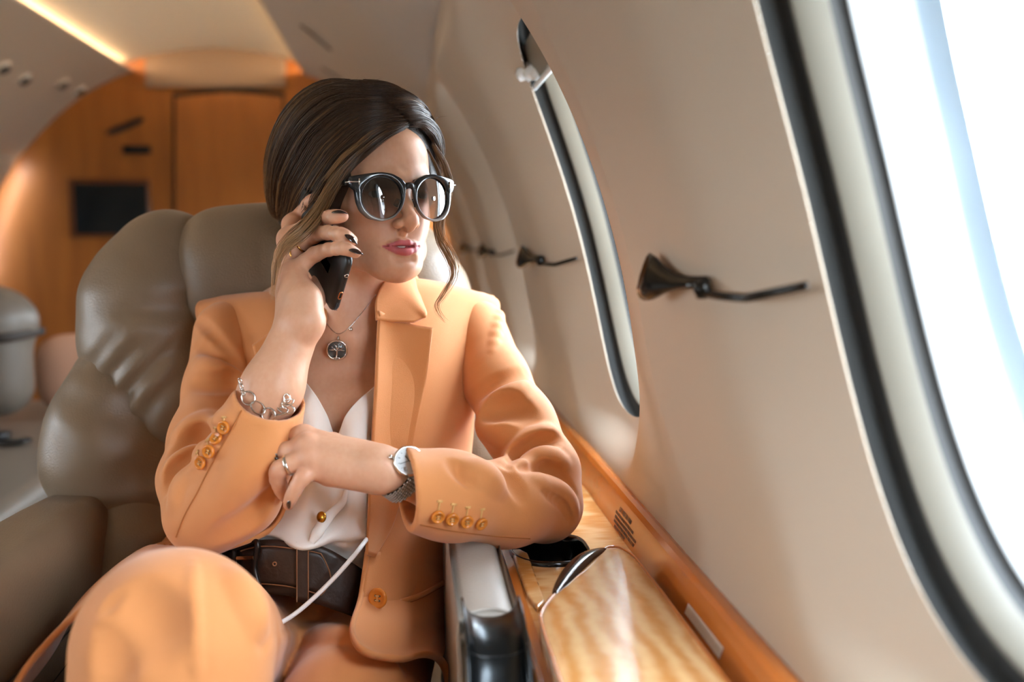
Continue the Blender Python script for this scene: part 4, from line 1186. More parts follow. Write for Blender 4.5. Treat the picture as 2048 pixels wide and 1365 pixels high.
# right skirt: flap falling over the seat to the lower left, under the raised elbow
rows = [[(577, 965, 1.172), (520, 1000, 1.20), (450, 1040, 1.24), (360, 1075, 1.28), (300, 1095, 1.31)],
        [(572, 1012, 1.160), (500, 1055, 1.18), (425, 1075, 1.21), (345, 1085, 1.25), (290, 1102, 1.28)],
        [(538, 1062, 1.142), (455, 1088, 1.15), (385, 1098, 1.18), (320, 1102, 1.21), (272, 1120, 1.24)],
        [(430, 1102, 1.110), (372, 1100, 1.12), (328, 1096, 1.15), (300, 1094, 1.18), (276, 1104, 1.21)],
        [(296, 1126, 1.060), (276, 1122, 1.075), (256, 1122, 1.10), (236, 1132, 1.13), (216, 1152, 1.16)],
        [(178, 1208, 1.000), (174, 1200, 1.02), (168, 1198, 1.05), (162, 1202, 1.09), (156, 1214, 1.13)],
        [(90, 1292, .945), (92, 1290, .965), (94, 1292, .99), (96, 1300, 1.03), (98, 1315, 1.07)],
        [(36, 1365, .905), (32, 1366, .925), (26, 1380, .95), (18, 1400, .96), (8, 1430, .97)],
        [(10, 1450, .870), (5, 1452, .89), (0, 1462, .90), (-8, 1480, .91), (-16, 1500, .92)]]
rows = [[B(*p) for p in r] for r in rows]
S = net(rows, 80, 40)
fl = sheet('jacket_skirt', S, m_suit, person, t=.004, off=0)
hemP = S[:, 0][6:]
MB().tube(hemP, np.array([(.0050, .0032)] * len(hemP)), 10).make('hem', m_suit, person)
# pleats where the flap leaves the waist
mb = MB()
for dx in (0, 12, 24):
    mb.tube(cr(np.array([B(318 + dx, 1092, 1.205), B(304 + dx, 1115, 1.19), B(298 + dx, 1138, 1.165)]), 12), np.array([(.004, .0028)] * 12), 8)
mb.make('pleat', m_suit, person)

# lapels and collar (left side fully seen, right side beside the raised arm)
def lap(rows, nm, m=m_suit, t=.004, nu=40, nv=24):
    S = net([[B(p[0], p[1], p[2] - .0065) for p in r] for r in rows], nu, nv); return sheet(nm, S, m, person, t=t, off=0), S
lapL, SL = lap([[(757, 622, 1.247), (790, 640, 1.252), (825, 650, 1.254), (865, 657, 1.250)],
                [(754, 680, 1.230), (786, 692, 1.238), (822, 700, 1.240), (860, 700, 1.238)],
                [(751, 760, 1.200), (783, 768, 1.214), (816, 772, 1.222), (850, 775, 1.224)],
                [(746, 850, 1.178), (774, 855, 1.192), (804, 858, 1.202), (832, 860, 1.204)],
                [(741, 940, 1.162), (762, 945, 1.172), (790, 948, 1.184), (815, 950, 1.190)],
                [(736, 1040, 1.150), (750, 1045, 1.155), (768, 1050, 1.165), (785, 1050, 1.172)],
                [(733, 1110, 1.132), (738, 1112, 1.136), (743, 1114, 1.140), (748, 1115, 1.144)]], 'lapel')
colL, SCl = lap([[(752, 640, 1.240), (752, 600, 1.258), (768, 566, 1.282), (788, 552, 1.302), (806, 545, 1.322), (800, 520, 1.37)],
                 [(778, 644, 1.245), (790, 606, 1.262), (804, 578, 1.280), (816, 562, 1.300), (826, 556, 1.322), (822, 540, 1.38)],
                 [(828, 644, 1.250), (844, 638, 1.255), (853, 631, 1.258), (842, 602, 1.285), (832, 572, 1.318), (836, 558, 1.385)]], 'collar', nu=24, nv=40)
lapR, SR = lap([[(505, 692, 1.268), (550, 660, 1.275), (600, 640, 1.272), (640, 630, 1.262)],
                [(518, 740, 1.248), (560, 720, 1.252), (598, 705, 1.250), (624, 698, 1.236)],
                [(535, 800, 1.228), (565, 790, 1.228), (592, 780, 1.222), (607, 775, 1.207)],
                [(545, 880, 1.215), (565, 882, 1.210), (584, 884, 1.200), (592, 885, 1.186)],
                [(552, 970, 1.200), (562, 975, 1.192), (572, 980, 1.182), (577, 985, 1.170)]], 'lapel')
colR, _ = lap([[(655, 640, 1.262), (652, 600, 1.285), (650, 570, 1.312), (655, 550, 1.35)],
               [(610, 650, 1.268), (600, 615, 1.285), (605, 580, 1.315), (615, 555, 1.36)],
               [(560, 650, 1.278), (560, 620, 1.29), (570, 590, 1.325), (590, 560, 1.37)]], 'collar', nu=20, nv=24)

# ---- blouse
rows = [[(545, 700, 1.262), (598, 750, 1.236), (628, 786, 1.206), (652, 828, 1.190), (672, 876, 1.190), (692, 832, 1.190), (716, 802, 1.202), (752, 770, 1.230), (800, 720, 1.262)],
        [(545, 800, 1.245), (592, 808, 1.212), (622, 830, 1.184), (648, 862, 1.178), (672, 902, 1.182), (696, 864, 1.178), (722, 840, 1.184), (752, 815, 1.208), (800, 800, 1.240)],
        [(545, 880, 1.232), (586, 888, 1.192), (618, 900, 1.166), (648, 915, 1.166), (672, 930, 1.172), (698, 918, 1.166), (726, 902, 1.172), (752, 888, 1.194), (800, 880, 1.225)],
        [(535, 955, 1.225), (575, 965, 1.178), (612, 972, 1.154), (646, 978, 1.154), (674, 982, 1.158), (700, 980, 1.154), (726, 972, 1.160), (752, 962, 1.178), (800, 955, 1.215)],
        [(505, 1020, 1.215), (550, 1028, 1.168), (595, 1034, 1.142), (636, 1036, 1.136), (666, 1036, 1.142), (696, 1032, 1.140), (722, 1030, 1.146), (752, 1022, 1.168), (800, 1015, 1.21)],
        [(470, 1060, 1.20), (520, 1062, 1.158), (562, 1072, 1.128), (600, 1086, 1.114), (636, 1088, 1.118), (672, 1080, 1.120), (706, 1074, 1.130), (746, 1066, 1.155), (800, 1060, 1.20)],
        [(455, 1082, 1.20), (500, 1082, 1.160), (548, 1078, 1.140), (596, 1096, 1.126), (634, 1094, 1.132), (668, 1086, 1.134), (704, 1084, 1.144), (746, 1078, 1.165), (800, 1070, 1.20)],
        [(445, 1105, 1.20), (490, 1102, 1.168), (545, 1090, 1.160), (596, 1090, 1.154), (634, 1096, 1.150), (668, 1100, 1.146), (704, 1110, 1.152), (746, 1110, 1.172), (800, 1110, 1.20)],
        [(440, 1140, 1.20), (490, 1140, 1.172), (545, 1135, 1.162), (596, 1140, 1.156), (634, 1145, 1.152), (668, 1150, 1.150), (704, 1160, 1.158), (746, 1165, 1.175), (800, 1165, 1.20)]]
S = net([[B(*p) for p in r] for r in rows], 110, 130)
# soft drape: folds running to the fastening, below the bust only
U, Vv = np.meshgrid(np.linspace(0, 1, 110), np.linspace(0, 1, 130), indexing='ij')
du = sstep(.30, .5, U) * (1 - sstep(.78, .9, U))
dr = .0038 * np.sin(26 * (Vv - .5) * (1 - .45 * U) + 9 * U) * du * np.exp(-((Vv - .55) / .28) ** 2) + .003 * np.sin(15 * Vv + 14 * U + 1) * du
S[..., 1] += dr
bl = sheet('blouse', S, m_blouse, person, t=.002, off=0)
# the placket: a rolled fold with a gold button half under it
P = cr(np.array([B(692, 962, 1.148), B(691, 985, 1.144), B(684, 1008, 1.138), B(664, 1028, 1.130), B(650, 1045, 1.122), B(634, 1068, 1.112), B(622, 1088, 1.108)]), 40)
P = P + np.array((0, .0035, 0)); rr = np.interp(np.linspace(0, 1, 40), [0, .3, .6, .85, 1], [.001, .0042, .006, .0070, .004])
pl = MB().tube(P, np.stack([rr, rr * .7], 1), 12).make('placket', m_blouse, bl)
V_, F_ = lathe([(0, .0022), (.0045, .0022), (.0062, .0012), (.0066, 0), (.006, -.0012)], 24, B(643, 1035, 1.122), unit((-.55, -.8, .2)))
obj('button', V_, F_, mk_mat('gold_button', '#b88a35', .25, metal=1), bl)

# ---- trousers
trs = Sh()
hipR, hipL = B(500, 1312, 1.265), B(735, 1310, 1.260)
KN = B(350, 1297, .870)
trs.ell(B(625, 1270, 1.285), (.160, .125, .105), k=.04)
trs.chain([hipR, B(405, 1290, 1.04), KN], [.080, .075, .0795], k=.03)
trs.chain([KN, B(336, 1470, .850), np.array((-.17, .83, -.74))], [.0795, .078, .058], k=.03)
trs.chain([hipL, np.array((-.065, 1.02, -.515)), np.array((-.085, .78, -.555))], [.088, .078, .070], k=.012)
trs.chain([np.array((-.085, .78, -.555)), np.array((-.09, .76, -.93))], [.070, .052], k=.03)
trsb = Sh(); trsb.p = list(trs.p)
for pts, r, h, k, op in [([(388, 1122), (386, 1180), (390, 1260), (396, 1360)], .006, .0018, .006, 1), ([(250, 1250), (232, 1300), (222, 1362)], .016, .004, .02, -1), ([(275, 1195), (300, 1240), (310, 1300)], .018, .003, .025, -1),
                         ([(500, 1190), (520, 1235), (528, 1290)], .010, .003, .012, -1), ([(205, 1228), (225, 1205), (250, 1185)], .006, .002, .006, -1), ([(190, 1262), (215, 1255), (240, 1262)], .006, .002, .006, -1),
                         ([(212, 1245), (232, 1225), (256, 1205)], .006, .002, .006, -1), ([(470, 1150), (500, 1200), (525, 1260)], .012, .003, .016, 1),
                         ([(552, 1264), (600, 1257), (660, 1256), (715, 1266), (765, 1294), (812, 1340)], .0055, .0045, .005, -1), ([(560, 1276), (610, 1268), (660, 1268), (710, 1278), (755, 1304), (795, 1345)], .016, .0035, .014, 1)]:
    fold(trs, trsb, pts, r, h, k, op)
sdf_obj('trousers', trs, (-.30, .68, -1.0), (.06, 1.42, -.22), .0034, m_suit, person)
# waistband
# ---- belt
def belt_pt(u, v):
    """u along the belt (0..1), v from top edge (0) to bottom edge (1)"""
    T = cr(np.array([B(430, 1120, 1.215), B(462, 1100, 1.165), B(520, 1081, 1.138), B(585, 1084, 1.128), B(650, 1096, 1.128), B(700, 1124, 1.136), B(742, 1152, 1.160), B(800, 1175, 1.215)]), 60)
    D = cr(np.array([B(440, 1190, 1.205), B(470, 1180, 1.155), B(520, 1186, 1.128), B(585, 1194, 1.118), B(650, 1214, 1.118), B(700, 1232, 1.126), B(742, 1246, 1.150), B(800, 1260, 1.205)]), 60)
    i = np.clip(u, 0, 1) * 59
    f = lambda C: np.stack([np.interp(i, np.arange(60), C[:, k]) for k in range(3)], -1)
    a, b = f(T), f(D); v_ = np.asarray(v)[..., None]
    return a * (1 - v_) + b * v_
u, v = np.meshgrid(np.linspace(0, 1, 80), np.linspace(0, 1, 10), indexing='ij')
belt = sheet('belt', belt_pt(u, v), m_belt, person, t=.004, off=0)
fwd = np.array((0, -1, .12))
def over(u0, u1, v0, v1, d, nm, m, t=.003, tip=0.0, par=belt):
    uu, vv = np.meshgrid(np.linspace(0, 1, 24), np.linspace(0, 1, 9), indexing='ij')
    U_ = u0 + (u1 - u0) * uu + tip * (1 - np.abs(2 * vv - 1) ** 1.5) * sstep(.5, 1, uu)
    S_ = belt_pt(U_, v0 + (v1 - v0) * vv) + fwd * d; return sheet(nm, S_, m, par, t=t, off=0), S_
st, Sst = over(.20, .555, .10, .80, .0055, 'strap_end', m_belt, .003, .05)
loop = np.vstack([Sst[:, 0], Sst[-1, :], Sst[::-1, -1]]) + fwd * .0022
MB().tube(loop, .0007, 6).make('stitching', m_edge, belt)
kp, Skp = over(.452, .50, -.04, 1.03, .0095, 'keeper_loop', m_belt, .0035)
for e_ in (0, -1):
    MB().tube(Skp[e_] + fwd * .0022, .0007, 6).make('stitching', m_edge, belt)
bp = [belt_pt(np.array(a), np.array(b)) + fwd * .010 for a, b in [(.165, -.02), (.275, .0), (.265, .5), (.285, .98), (.175, 1.02), (.16, .5)]]
MB().tube(cr(np.array(bp + [bp[0]]), 60), .0035, 10).make('buckle', mk_mat('dark_buckle', '#241a15', .35, metal=.5), belt)
a, b = belt_pt(np.array(.185), np.array(.22)) + fwd * .0125, belt_pt(np.array(.265), np.array(.28)) + fwd * .0135
MB().tube([a, b], .0022, 8).make('buckle_prong', mk_mat('copper_prong', '#c98a5a', .3, metal=.9), belt)
hole = belt_pt(np.array(.355), np.array(.42)) + fwd * .0078
V_, F_ = lathe([(.0013, -.0005), (.0013, .0005), (.0026, .0005), (.0028, -.0005)], 14, hole, unit(fwd)); obj('eyelet', V_, F_, m_edge, belt)

# ---- buttons
def button(c, n_, r, up, nm='cuff_button', par=None):
    n_ = unit(n_); up = unit(np.asarray(up) - n_ * (np.asarray(up) @ n_)); x = np.cross(up, n_)
    pr = [(.0, .0016), (r * .62, .0016), (r * .70, .0026), (r * .86, .0030), (r, .0018), (r, -.0004), (r * .8, -.0016), (0, -.0016)]
    V_, F_ = lathe([(a_, b_) for a_, b_ in pr], 28, c, n_)
    mb = MB().add(V_, F_, 0)
    for i in (-1, 1):
        for j in (-1, 1):
            q_ = c + (x * i + up * j) * r * .22
            Vv_, Ff_ = lathe([(r * .12, .0012), (r * .12, .00185), (.0, .00186)], 10, q_, n_); mb.add(Vv_, Ff_, 1)
    for j in (-1, 1): mb.tube([c + (x * -.22 + up * .22 * j) * r + n_ * .0021, c + (x * .22 + up * .22 * j) * r + n_ * .0021], r * .07, 6, mi=2)
    mb.tube([c + up * r * .22 + n_ * .0021, c - up * r * .22 + n_ * .0021], r * .07, 6, mi=2)
    return mb.make('button', None, par, True, [m_btn, m_louv, m_thread])
def buttonhole(sh, p0, p1, par):
    a_, b_ = surf(sh, *p0), surf(sh, *p1); n_ = nrm_of(sh, a_)
    P = np.array([a_ + (b_ - a_) * q_ + n_ * .0006 for q_ in np.linspace(0, 1, 8)])
    mb = MB().tube(P, .0009, 6)
    s_ = unit(np.cross(b_ - a_, n_))
    for i in range(4): mb.tube([P[7] - s_ * .003 + n_ * .0004 + (b_ - a_) * .05 * i, P[7] + s_ * .003 + n_ * .0004 + (b_ - a_) * .05 * i], .0006, 5)
    return mb.make('buttonhole', m_thread, par)
sR, sL = jkt_parts[0], jkt_parts[1]
for (bx_, by_), (hx, hy) in [((450, 855), (449, 836)), ((435, 880), (432, 858)), ((420, 903), (416, 882)), ((404, 926), (396, 906))]:
    c = surf(slR, bx_, by_); n_ = unit(nrm_of(slR, c) + .2 * np.array((-.3, -.9, 0))); button(c + n_ * .0022, n_, .0074, axR, par=sR)
    buttonhole(slR, (bx_ - 3, by_ - 6), (hx, hy), sR)
for (bx_, by_), (hx, hy) in [((875, 1032), (879, 1004)), ((903, 1037), (907, 1010)), ((932, 1042), (935, 1016)), ((960, 1046), (964, 1020))]:
    c = surf(slL, bx_, by_); n_ = nrm_of(slL, c); button(c + n_ * .0022, n_, .0072, (0, 0, 1), par=sL)
    buttonhole(slL, (bx_ + 1, by_ - 10), (hx, hy), sL)
# seams: the sleeves' vents and the armholes
def seam(sh, pts, r, par, m=m_suit, lift=.0003):
    Q_ = [surf(sh, *p) for p in cr(np.array(pts, float), 9 * len(pts))]; P = np.array([q_ + nrm_of(sh, q_) * .0003 for q_ in Q_])
    return MB().tube(P, r, 6).make('seam', m, par)
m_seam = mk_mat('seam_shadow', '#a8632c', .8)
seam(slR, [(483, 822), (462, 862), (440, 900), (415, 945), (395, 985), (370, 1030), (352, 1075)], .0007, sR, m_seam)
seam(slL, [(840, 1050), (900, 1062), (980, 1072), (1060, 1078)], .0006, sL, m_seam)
# front button on the left skirt
c = B(756, 1197, 1.098); button(c, unit((-.45, -.85, .15)), .0115, (0, 0, 1), 'front_button', jk)
# welt pocket
P1 = cr(np.array([B(800, 1203, 1.126), B(840, 1190, 1.148), B(888, 1164, 1.222)]), 20)
MB().tube(P1 + np.array((0, -.003, .0)), np.array([(.0035, .0022)] * 20), 8).make('pocket_welt', m_suit, jk)
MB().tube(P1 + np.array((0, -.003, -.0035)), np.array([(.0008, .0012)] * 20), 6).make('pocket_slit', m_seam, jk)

# the jacket is one part of her; its pieces are the jacket's own parts
jk.name = 'jacket'
for ch in list(person.children):
    b0 = ch.name.split('.')[0]
    if b0 in ('jacket_sleeve', 'jacket_skirt', 'lapel', 'collar', 'hem', 'hem_curl', 'pleat'):
        for g_ in list(ch.children): g_.parent = jk
        ch.parent = jk
        ch.name = {'jacket_sleeve': 'sleeve', 'jacket_skirt': 'front_skirt', 'hem_curl': 'hem'}.get(b0, b0)
# ---------------------------------------------------------------- phone at her ear
m_phone = mk_mat('black_phone_case', '#101314', 0.38, spec=.5)
m_copper = mk_mat('copper_port', '#d08a5c', .25, metal=1)
m_silver = mk_mat('silver', '#d8d4ce', .18, metal=1)
m_gold = mk_mat('gold', '#d9a35a', .18, metal=1)
pU, pD = B(701, 519, 1.128), B(669, 623, 1.166)                     # the two corners of its lower short edge
pw = unit(pD - pU); mid = (pU + pD) / 2
top_ = B(590, 424, 1.262); pL_ = top_ - mid; pL_ = unit(pL_ - pw * (pL_ @ pw)); pn = np.cross(pw, pL_)
if pn[1] > 0: pn = -pn                                              # pn: out of the phone's back, toward the camera
PW, PL, PT = np.linalg.norm(pD - pU) + .004, .150, .0088
pc_ = mid + pL_ * (PL / 2 - .002)
def ph(a, b, c): return pc_ + pw * a + pL_ * b + pn * c              # across, along (bottom is -), out of the back
phone = empty('smartphone', pc_, 'black smartphone held to her ear, copper port on its lower edge', 'phone')
def rrect(hw_, hl_, r, n=10):
    out = []
    for cx_, cy_, a0 in ((hw_ - r, hl_ - r, 0), (-hw_ + r, hl_ - r, 90), (-hw_ + r, -hl_ + r, 180), (hw_ - r, -hl_ + r, 270)):
        for a in np.linspace(a0, a0 + 90, n): out.append((cx_ + r * math.cos(R_(a)), cy_ + r * math.sin(R_(a))))
    return np.array(out)
rings = []
for ins_, c in [(.012, -PT / 2 + .0), (.003, -PT / 2), (.0012, -PT / 2 + .0008), (0, -PT / 2 + .0028), (0, PT / 2 - .0028), (.0010, PT / 2 - .0010), (.0026, PT / 2 - .0002), (.012, PT / 2), (.033, PT / 2)]:
    L = rrect(PW / 2 - ins_, PL / 2 - ins_, max(.0015, .0105 - ins_)); rings.append([ph(a, b, c) for a, b in L])
n_ = len(rings[0]); V = np.array(rings).reshape(-1, 3)
F = gridf(len(rings), n_, False, True).tolist() + [list(range(n_))[::-1], [(len(rings) - 1) * n_ + i for i in range(n_)]]
adopt(phone, obj('case', V, F, m_phone))
L = rrect(PW / 2 - .004, PL / 2 - .004, .007); V = np.array([ph(a, b, -PT / 2 - .0003) for a, b in L]); adopt(phone, obj('screen', V, [list(range(len(L)))], m_eye if False else mk_mat('phone_glass', '#050608', .06), None, False))
def edge(fr): return -PW / 2 + PW * fr
def port(fr, r, name, m_out, m_in, wide=None):
    a = edge(fr); c0 = ph(a, -PL / 2 - .0002, 0)
    wv = wide or r
    lp = np.array([(max(0, wv - r) * (1 if math.cos(t) > 0 else -1) + r * math.cos(t), r * math.sin(t)) for t in np.arange(24) / 24 * 2 * PI])
    def rg(s_, o_): return [c0 + pw * x * s_ + pn * y * s_ - pL_ * o_ for x, y in lp]
    rr_ = np.array([rg(1.0, -.001), rg(1.0, .0006), rg(.8, .0008), rg(.72, .0004), rg(.72, -.002)]).reshape(-1, 3)
    adopt(phone, obj(name, rr_, gridf(5, 24, False, True).tolist(), m_out))
    V_ = np.array(rg(.74, .0002)); adopt(phone, obj(name + '_hole', V_, [list(range(24))], m_in, None, False))
port(.30, .0024, 'headphone_jack', m_silver, m_black)
port(.45, .0010, 'microphone', m_black, m_black)
port(.66, .0022, 'charging_port', m_copper, m_black, .0055)
mb = MB()
for i in range(6):
    for j in (-1, 1):
        c = ph(edge(.80 + .026 * i), -PL / 2 - .0001, j * .0010); V_, F_ = lathe([(.0006, -.0002), (.0006, .0002), (0, .0002)], 8, c, -pL_); mb.add(V_, F_)
adopt(phone, mb.make('speaker_holes', mk_mat('speaker_grey', '#3c4a55', .4)))

# ---------------------------------------------------------------- sunglasses
def grad_mat(name, kind):
    m = bpy.data.materials.new(name); m.use_nodes = True; t = m.node_tree; t.nodes.clear()
    o = t.nodes.new('ShaderNodeOutputMaterial'); a = t.nodes.new('ShaderNodeAttribute'); a.attribute_name = 'height'
    r = t.nodes.new('ShaderNodeValToRGB'); t.links.new(a.outputs['Fac'], r.inputs[0])
    gl = t.nodes.new('ShaderNodeBsdfGlossy'); tr = t.nodes.new('ShaderNodeBsdfTransparent'); mx = t.nodes.new('ShaderNodeMixShader')
    if kind == 'lens':
        gl.inputs['Roughness'].default_value = .0; e = r.color_ramp.elements
        e[0].position = 0.08; e[0].color = (.52, .44, .42, 1); e[1].position = .72; e[1].color = (.045, .04, .045, 1)
        t.links.new(r.outputs[0], tr.inputs[0]); lw = t.nodes.new('ShaderNodeLayerWeight'); lw.inputs['Blend'].default_value = .42
        ma = t.nodes.new('ShaderNodeMath'); ma.operation = 'MULTIPLY_ADD'; ma.inputs[1].default_value = .55; ma.inputs[2].default_value = .06
        t.links.new(lw.outputs['Fresnel'], ma.inputs[0]); t.links.new(ma.outputs[0], mx.inputs[0]); t.links.new(tr.outputs[0], mx.inputs[1]); t.links.new(gl.outputs[0], mx.inputs[2])
        t.links.new(mx.outputs[0], o.inputs[0])
    else:
        p = t.nodes.new('ShaderNodeBsdfPrincipled'); p.inputs['Roughness'].default_value = .12; p.inputs['Specular IOR Level'].default_value = .6; p.inputs['Coat Weight'].default_value = .1
        e = r.color_ramp.elements; e[0].position = .04; e[0].color = srgb('#8d8783'); e[1].position = .70; e[1].color = srgb('#1c2024')
        n2 = r.color_ramp.elements.new(.38); n2.color = srgb('#3c4146')
        t.links.new(r.outputs[0], p.inputs['Base Color']); t.links.new(p.outputs[0], o.inputs[0])
    return m
m_lens, m_acet = grad_mat('gradient_lens', 'lens'), grad_mat('smoke_acetate', 'acetate')
LZ = -.0075 + .0; LXc = .0335
GY = lambda x: .1035 - 3.1 * np.asarray(x) ** 2
LZ = float((hl(B(757, 396, 1.19)))[2])
glasses = empty('sunglasses', hw((0, .1, LZ)), 'round smoke-grey gradient sunglasses on her face', 'sunglasses')
OUT = [(.0372, .0235), (.0366, .0125), (.0308, .0083), (.0292, -.0060), (.0255, -.0165), (.0170, -.0248), (.0015, -.0284), (-.0130, -.0240), (-.0225, -.0135), (-.0270, -.0010), (-.0285, .0090), (-.0290, .0165), (-.0225, .0225), (-.0120, .0275), (.0010, .0292), (.0190, .0270)]
def ang_resample(pts, n):
    P = []
    for i in range(len(pts)):
        a, b = np.array(pts[i]), np.array(pts[(i + 1) % len(pts)])
        for q_ in np.linspace(0, 1, 30, endpoint=False): P.append(a + (b - a) * q_)
    P = np.array(P)
    for _ in range(45): P = .25 * np.roll(P, 1, 0) + .5 * P + .25 * np.roll(P, -1, 0)
    th = np.arctan2(P[:, 1], P[:, 0]); o_ = np.argsort(th); r_ = np.hypot(P[:, 0], P[:, 1])
    t_ = np.linspace(-PI, PI, n, endpoint=False)
    rr_ = np.interp(t_, th[o_], r_[o_], period=2 * PI); return np.stack([rr_ * np.cos(t_), rr_ * np.sin(t_)], 1), t_
def hset(o, zs):
    a_ = o.data.attributes.new('height', 'FLOAT', 'POINT'); a_.data.foreach_set('value', np.asarray(zs, np.float32))
def gl3(s_, u, z, dy):                       # u outward from the lens centre on side s_
    x = s_ * (LXc + np.asarray(u)); return HO + np.stack([x, GY(x) + dy, np.broadcast_to(LZ + np.asarray(z), x.shape)], -1) @ HR.T
for s_ in (-1, 1):
    out, t_ = ang_resample(OUT, 120); inn = np.stack([.0238 * np.cos(t_), .0246 * np.sin(t_)], 1)
    rr_ = []; hs = []
    for f_, dy in [(0, -.0008), (0, .0012), (.06, .0022), (.35, .0030), (.75, .0030), (.94, .0022), (1, .0008), (1, -.0030), (.9, -.0042), (.3, -.0042), (0, -.0025)]:
        c = inn * (1 - f_) + out * f_; rr_.append(gl3(s_, c[:, 0], c[:, 1], dy)); hs.append((c[:, 1] + .029) / .058)
    V = np.array(rr_).reshape(-1, 3); F = gridf(len(rr_), 120, False, True).tolist() + [[10 * 120 + i, 10 * 120 + (i + 1) % 120, (i + 1) % 120, i] for i in range(120)]
    o = obj('rim', V, F, m_acet); hset(o, np.array(hs).ravel()); adopt(glasses, o)
    # lens: a shallow dome
    rr_ = []; hs = []
    for f_ in (1.02, .9, .75, .6, .45, .3, .15, .02):
        c = inn * f_; rr_.append(gl3(s_, c[:, 0], c[:, 1], -.0005 + .0026 * (1 - f_ ** 2))); hs.append((c[:, 1] + .0246) / .0492)
    V = np.array(rr_).reshape(-1, 3); o = obj('lens', V, gridf(8, 120, False, True).tolist() + [[7 * 120 + i for i in range(120)]], m_lens); hset(o, np.array(hs).ravel()); adopt(glasses, o)
    # temple arm back to the ear
    xs_ = np.array([(s_ * .0695, .0805, .0178 + LZ), (s_ * .0725, .060, .0175 + LZ), (s_ * .0755, .020, .017 + LZ), (s_ * .076, -.012, .014 + LZ), (s_ * .075, -.030, .000 + LZ)])
    o = MB().tube(cr(np.array([hw(p) for p in xs_]), 24), np.array([(.0034, .0019)] * 24), 10, up=tuple(HU)).make('temple_arm', m_black); adopt(glasses, o)
    # metal T at the hinge
    mb = MB()
    P0 = [gl3(s_, np.array([q_]), .0175, .0036)[0] for q_ in (.0270, .0300, .0340, .0372)]
    mb.tube(np.array(P0 + [hw((s_ * .0705, .0745, .0175 + LZ))]), .00085, 8)
    mb.tube(np.array([gl3(s_, np.array([.0270]), z_, .0036)[0] for z_ in (.0138, .0175, .0212)]), .00085, 8)
    adopt(glasses, mb.make('metal_emblem', m_silver))
    mb = MB().tube(np.array([hw((s_ * .010, .0955, LZ - .002)), hw((s_ * .0125, .0915, LZ - .009))]), .0030, 10); adopt(glasses, mb.make('nose_pad', m_black))
P = cr(np.array([gl3(-1, np.array([-.0285]), .0125, -.0005)[0], hw((-.0025, GY(.0025) + .0012, LZ + .0142)), hw((.0025, GY(.0025) + .0012, LZ + .0142)), gl3(1, np.array([-.0285]), .0125, -.0005)[0]]), 14)
adopt(glasses, MB().tube(P, np.array([(.0036, .0028)] * 14), 12, up=tuple(HU)).make('bridge', m_black))

# ---------------------------------------------------------------- wristwatch
wc = B(806, 950, 1.041)
wa = unit(B(880, 975, 1.062) - B(775, 940, 1.035))
wn = unit(np.array((-.10, -.84, .52))); wn = unit(wn - wa * (wn @ wa) * .6)
watch = empty('wristwatch', wc, 'steel wristwatch with white dial on her wrist at the left cuff', 'watch')
cc = surf(body, 815, 926, .8); wn = unit(nrm_of(body, cc) + np.array((-.15, -.75, .12))); cc = cc + wn * .0050
wu = unit(np.array((0, 0, 1)) - wn * wn[2]); wx = np.cross(wu, wn)
V, F = lathe([(.0, -.004), (.0150, -.004), (.0162, -.002), (.0166, .001), (.0162, .003), (.0150, .0042), (.0143, .0042), (.0141, .0036)], 48, cc, wn); adopt(watch, obj('case', V, F, m_silver))
V, F = lathe([(.0142, .0035), (.0001, .0035)], 48, cc, wn); adopt(watch, obj('dial', V, F, mk_mat('white_dial', '#c4c4c0', .3)))
V, F = lathe([(.0142, .0046), (.010, .0051), (.0001, .0053)], 48, cc, wn); adopt(watch, obj('crystal', V, F, m_glass if 'm_glass' in globals() else m_silver))
def dpt(a, r): return cc + (wx * math.sin(R_(a)) + wu * math.cos(R_(a))) * r + wn * .0039
mb = MB()
for h_ in range(12):
    a = h_ * 30 - 70; mb.tube([dpt(a, .0105 if h_ % 3 else .0098), dpt(a, .0118)], .00028, 6)
adopt(watch, mb.make('hour_marks', mk_mat('mark_grey', '#3d3c38', .4)))
adopt(watch, MB().tube([dpt(255, .0102), dpt(75, .002)], .0004, 6).tube([dpt(325, .0065), dpt(145, .002)], .00045, 6).make('watch_hands', mk_mat('hand_steel', '#55544f', .3, metal=.8)))
cd = unit(-wx * .93 + wu * .30)
V, F = lathe([(0, .0212), (.0021, .0210), (.0026, .0198), (.0026, .0180), (.0014, .0176), (.0014, .0155)], 16, cc, cd); adopt(watch, obj('crown', V, F, m_silver))
# bracelet: rows of small staggered links around the wrist
wd = unit(wa + np.array((0, 0, -.34)))
e1 = unit(wn - wd * (wn @ wd)); e2 = np.cross(wd, e1); e2 = e2 if e2[2] < 0 else -e2
R1, R2 = .0288, .0288
def band(t, w): return wc + e1 * R1 * math.cos(t) + e2 * R2 * math.sin(t) + wd * w
mb = MB()
ts = np.linspace(R_(4), R_(205), 30)
for i, t in enumerate(ts):
    for j in range(7):
        w_ = (j - 3 + (.5 if i % 2 else 0)) * .0024
        if abs(w_) > .0078: continue
        p = band(t, w_); tn = unit(band(t + .02, w_) - band(t - .02, w_)); nn = unit(np.cross(tn, wd)); nn = nn if nn @ (p - wc) > 0 else -nn
        mb.tube([p - tn * .0014, p - tn * .0010 + nn * .0005, p + tn * .0010 + nn * .0005, p + tn * .0014], np.array([(.0006, .0006), (.0011, .00092), (.0011, .00092), (.0006, .0006)]), 6, up=tuple(nn))
adopt(watch, mb.make('link_bracelet', mk_mat('brushed_steel', '#a8a198', .3, metal=1)))
S_ = np.array([[band(t, w_) * .0 + band(t, w_) - unit(band(t, 0) - wc) * .0012 for w_ in np.linspace(-.0078, .0078, 4)] for t in np.linspace(R_(2), R_(205), 40)])
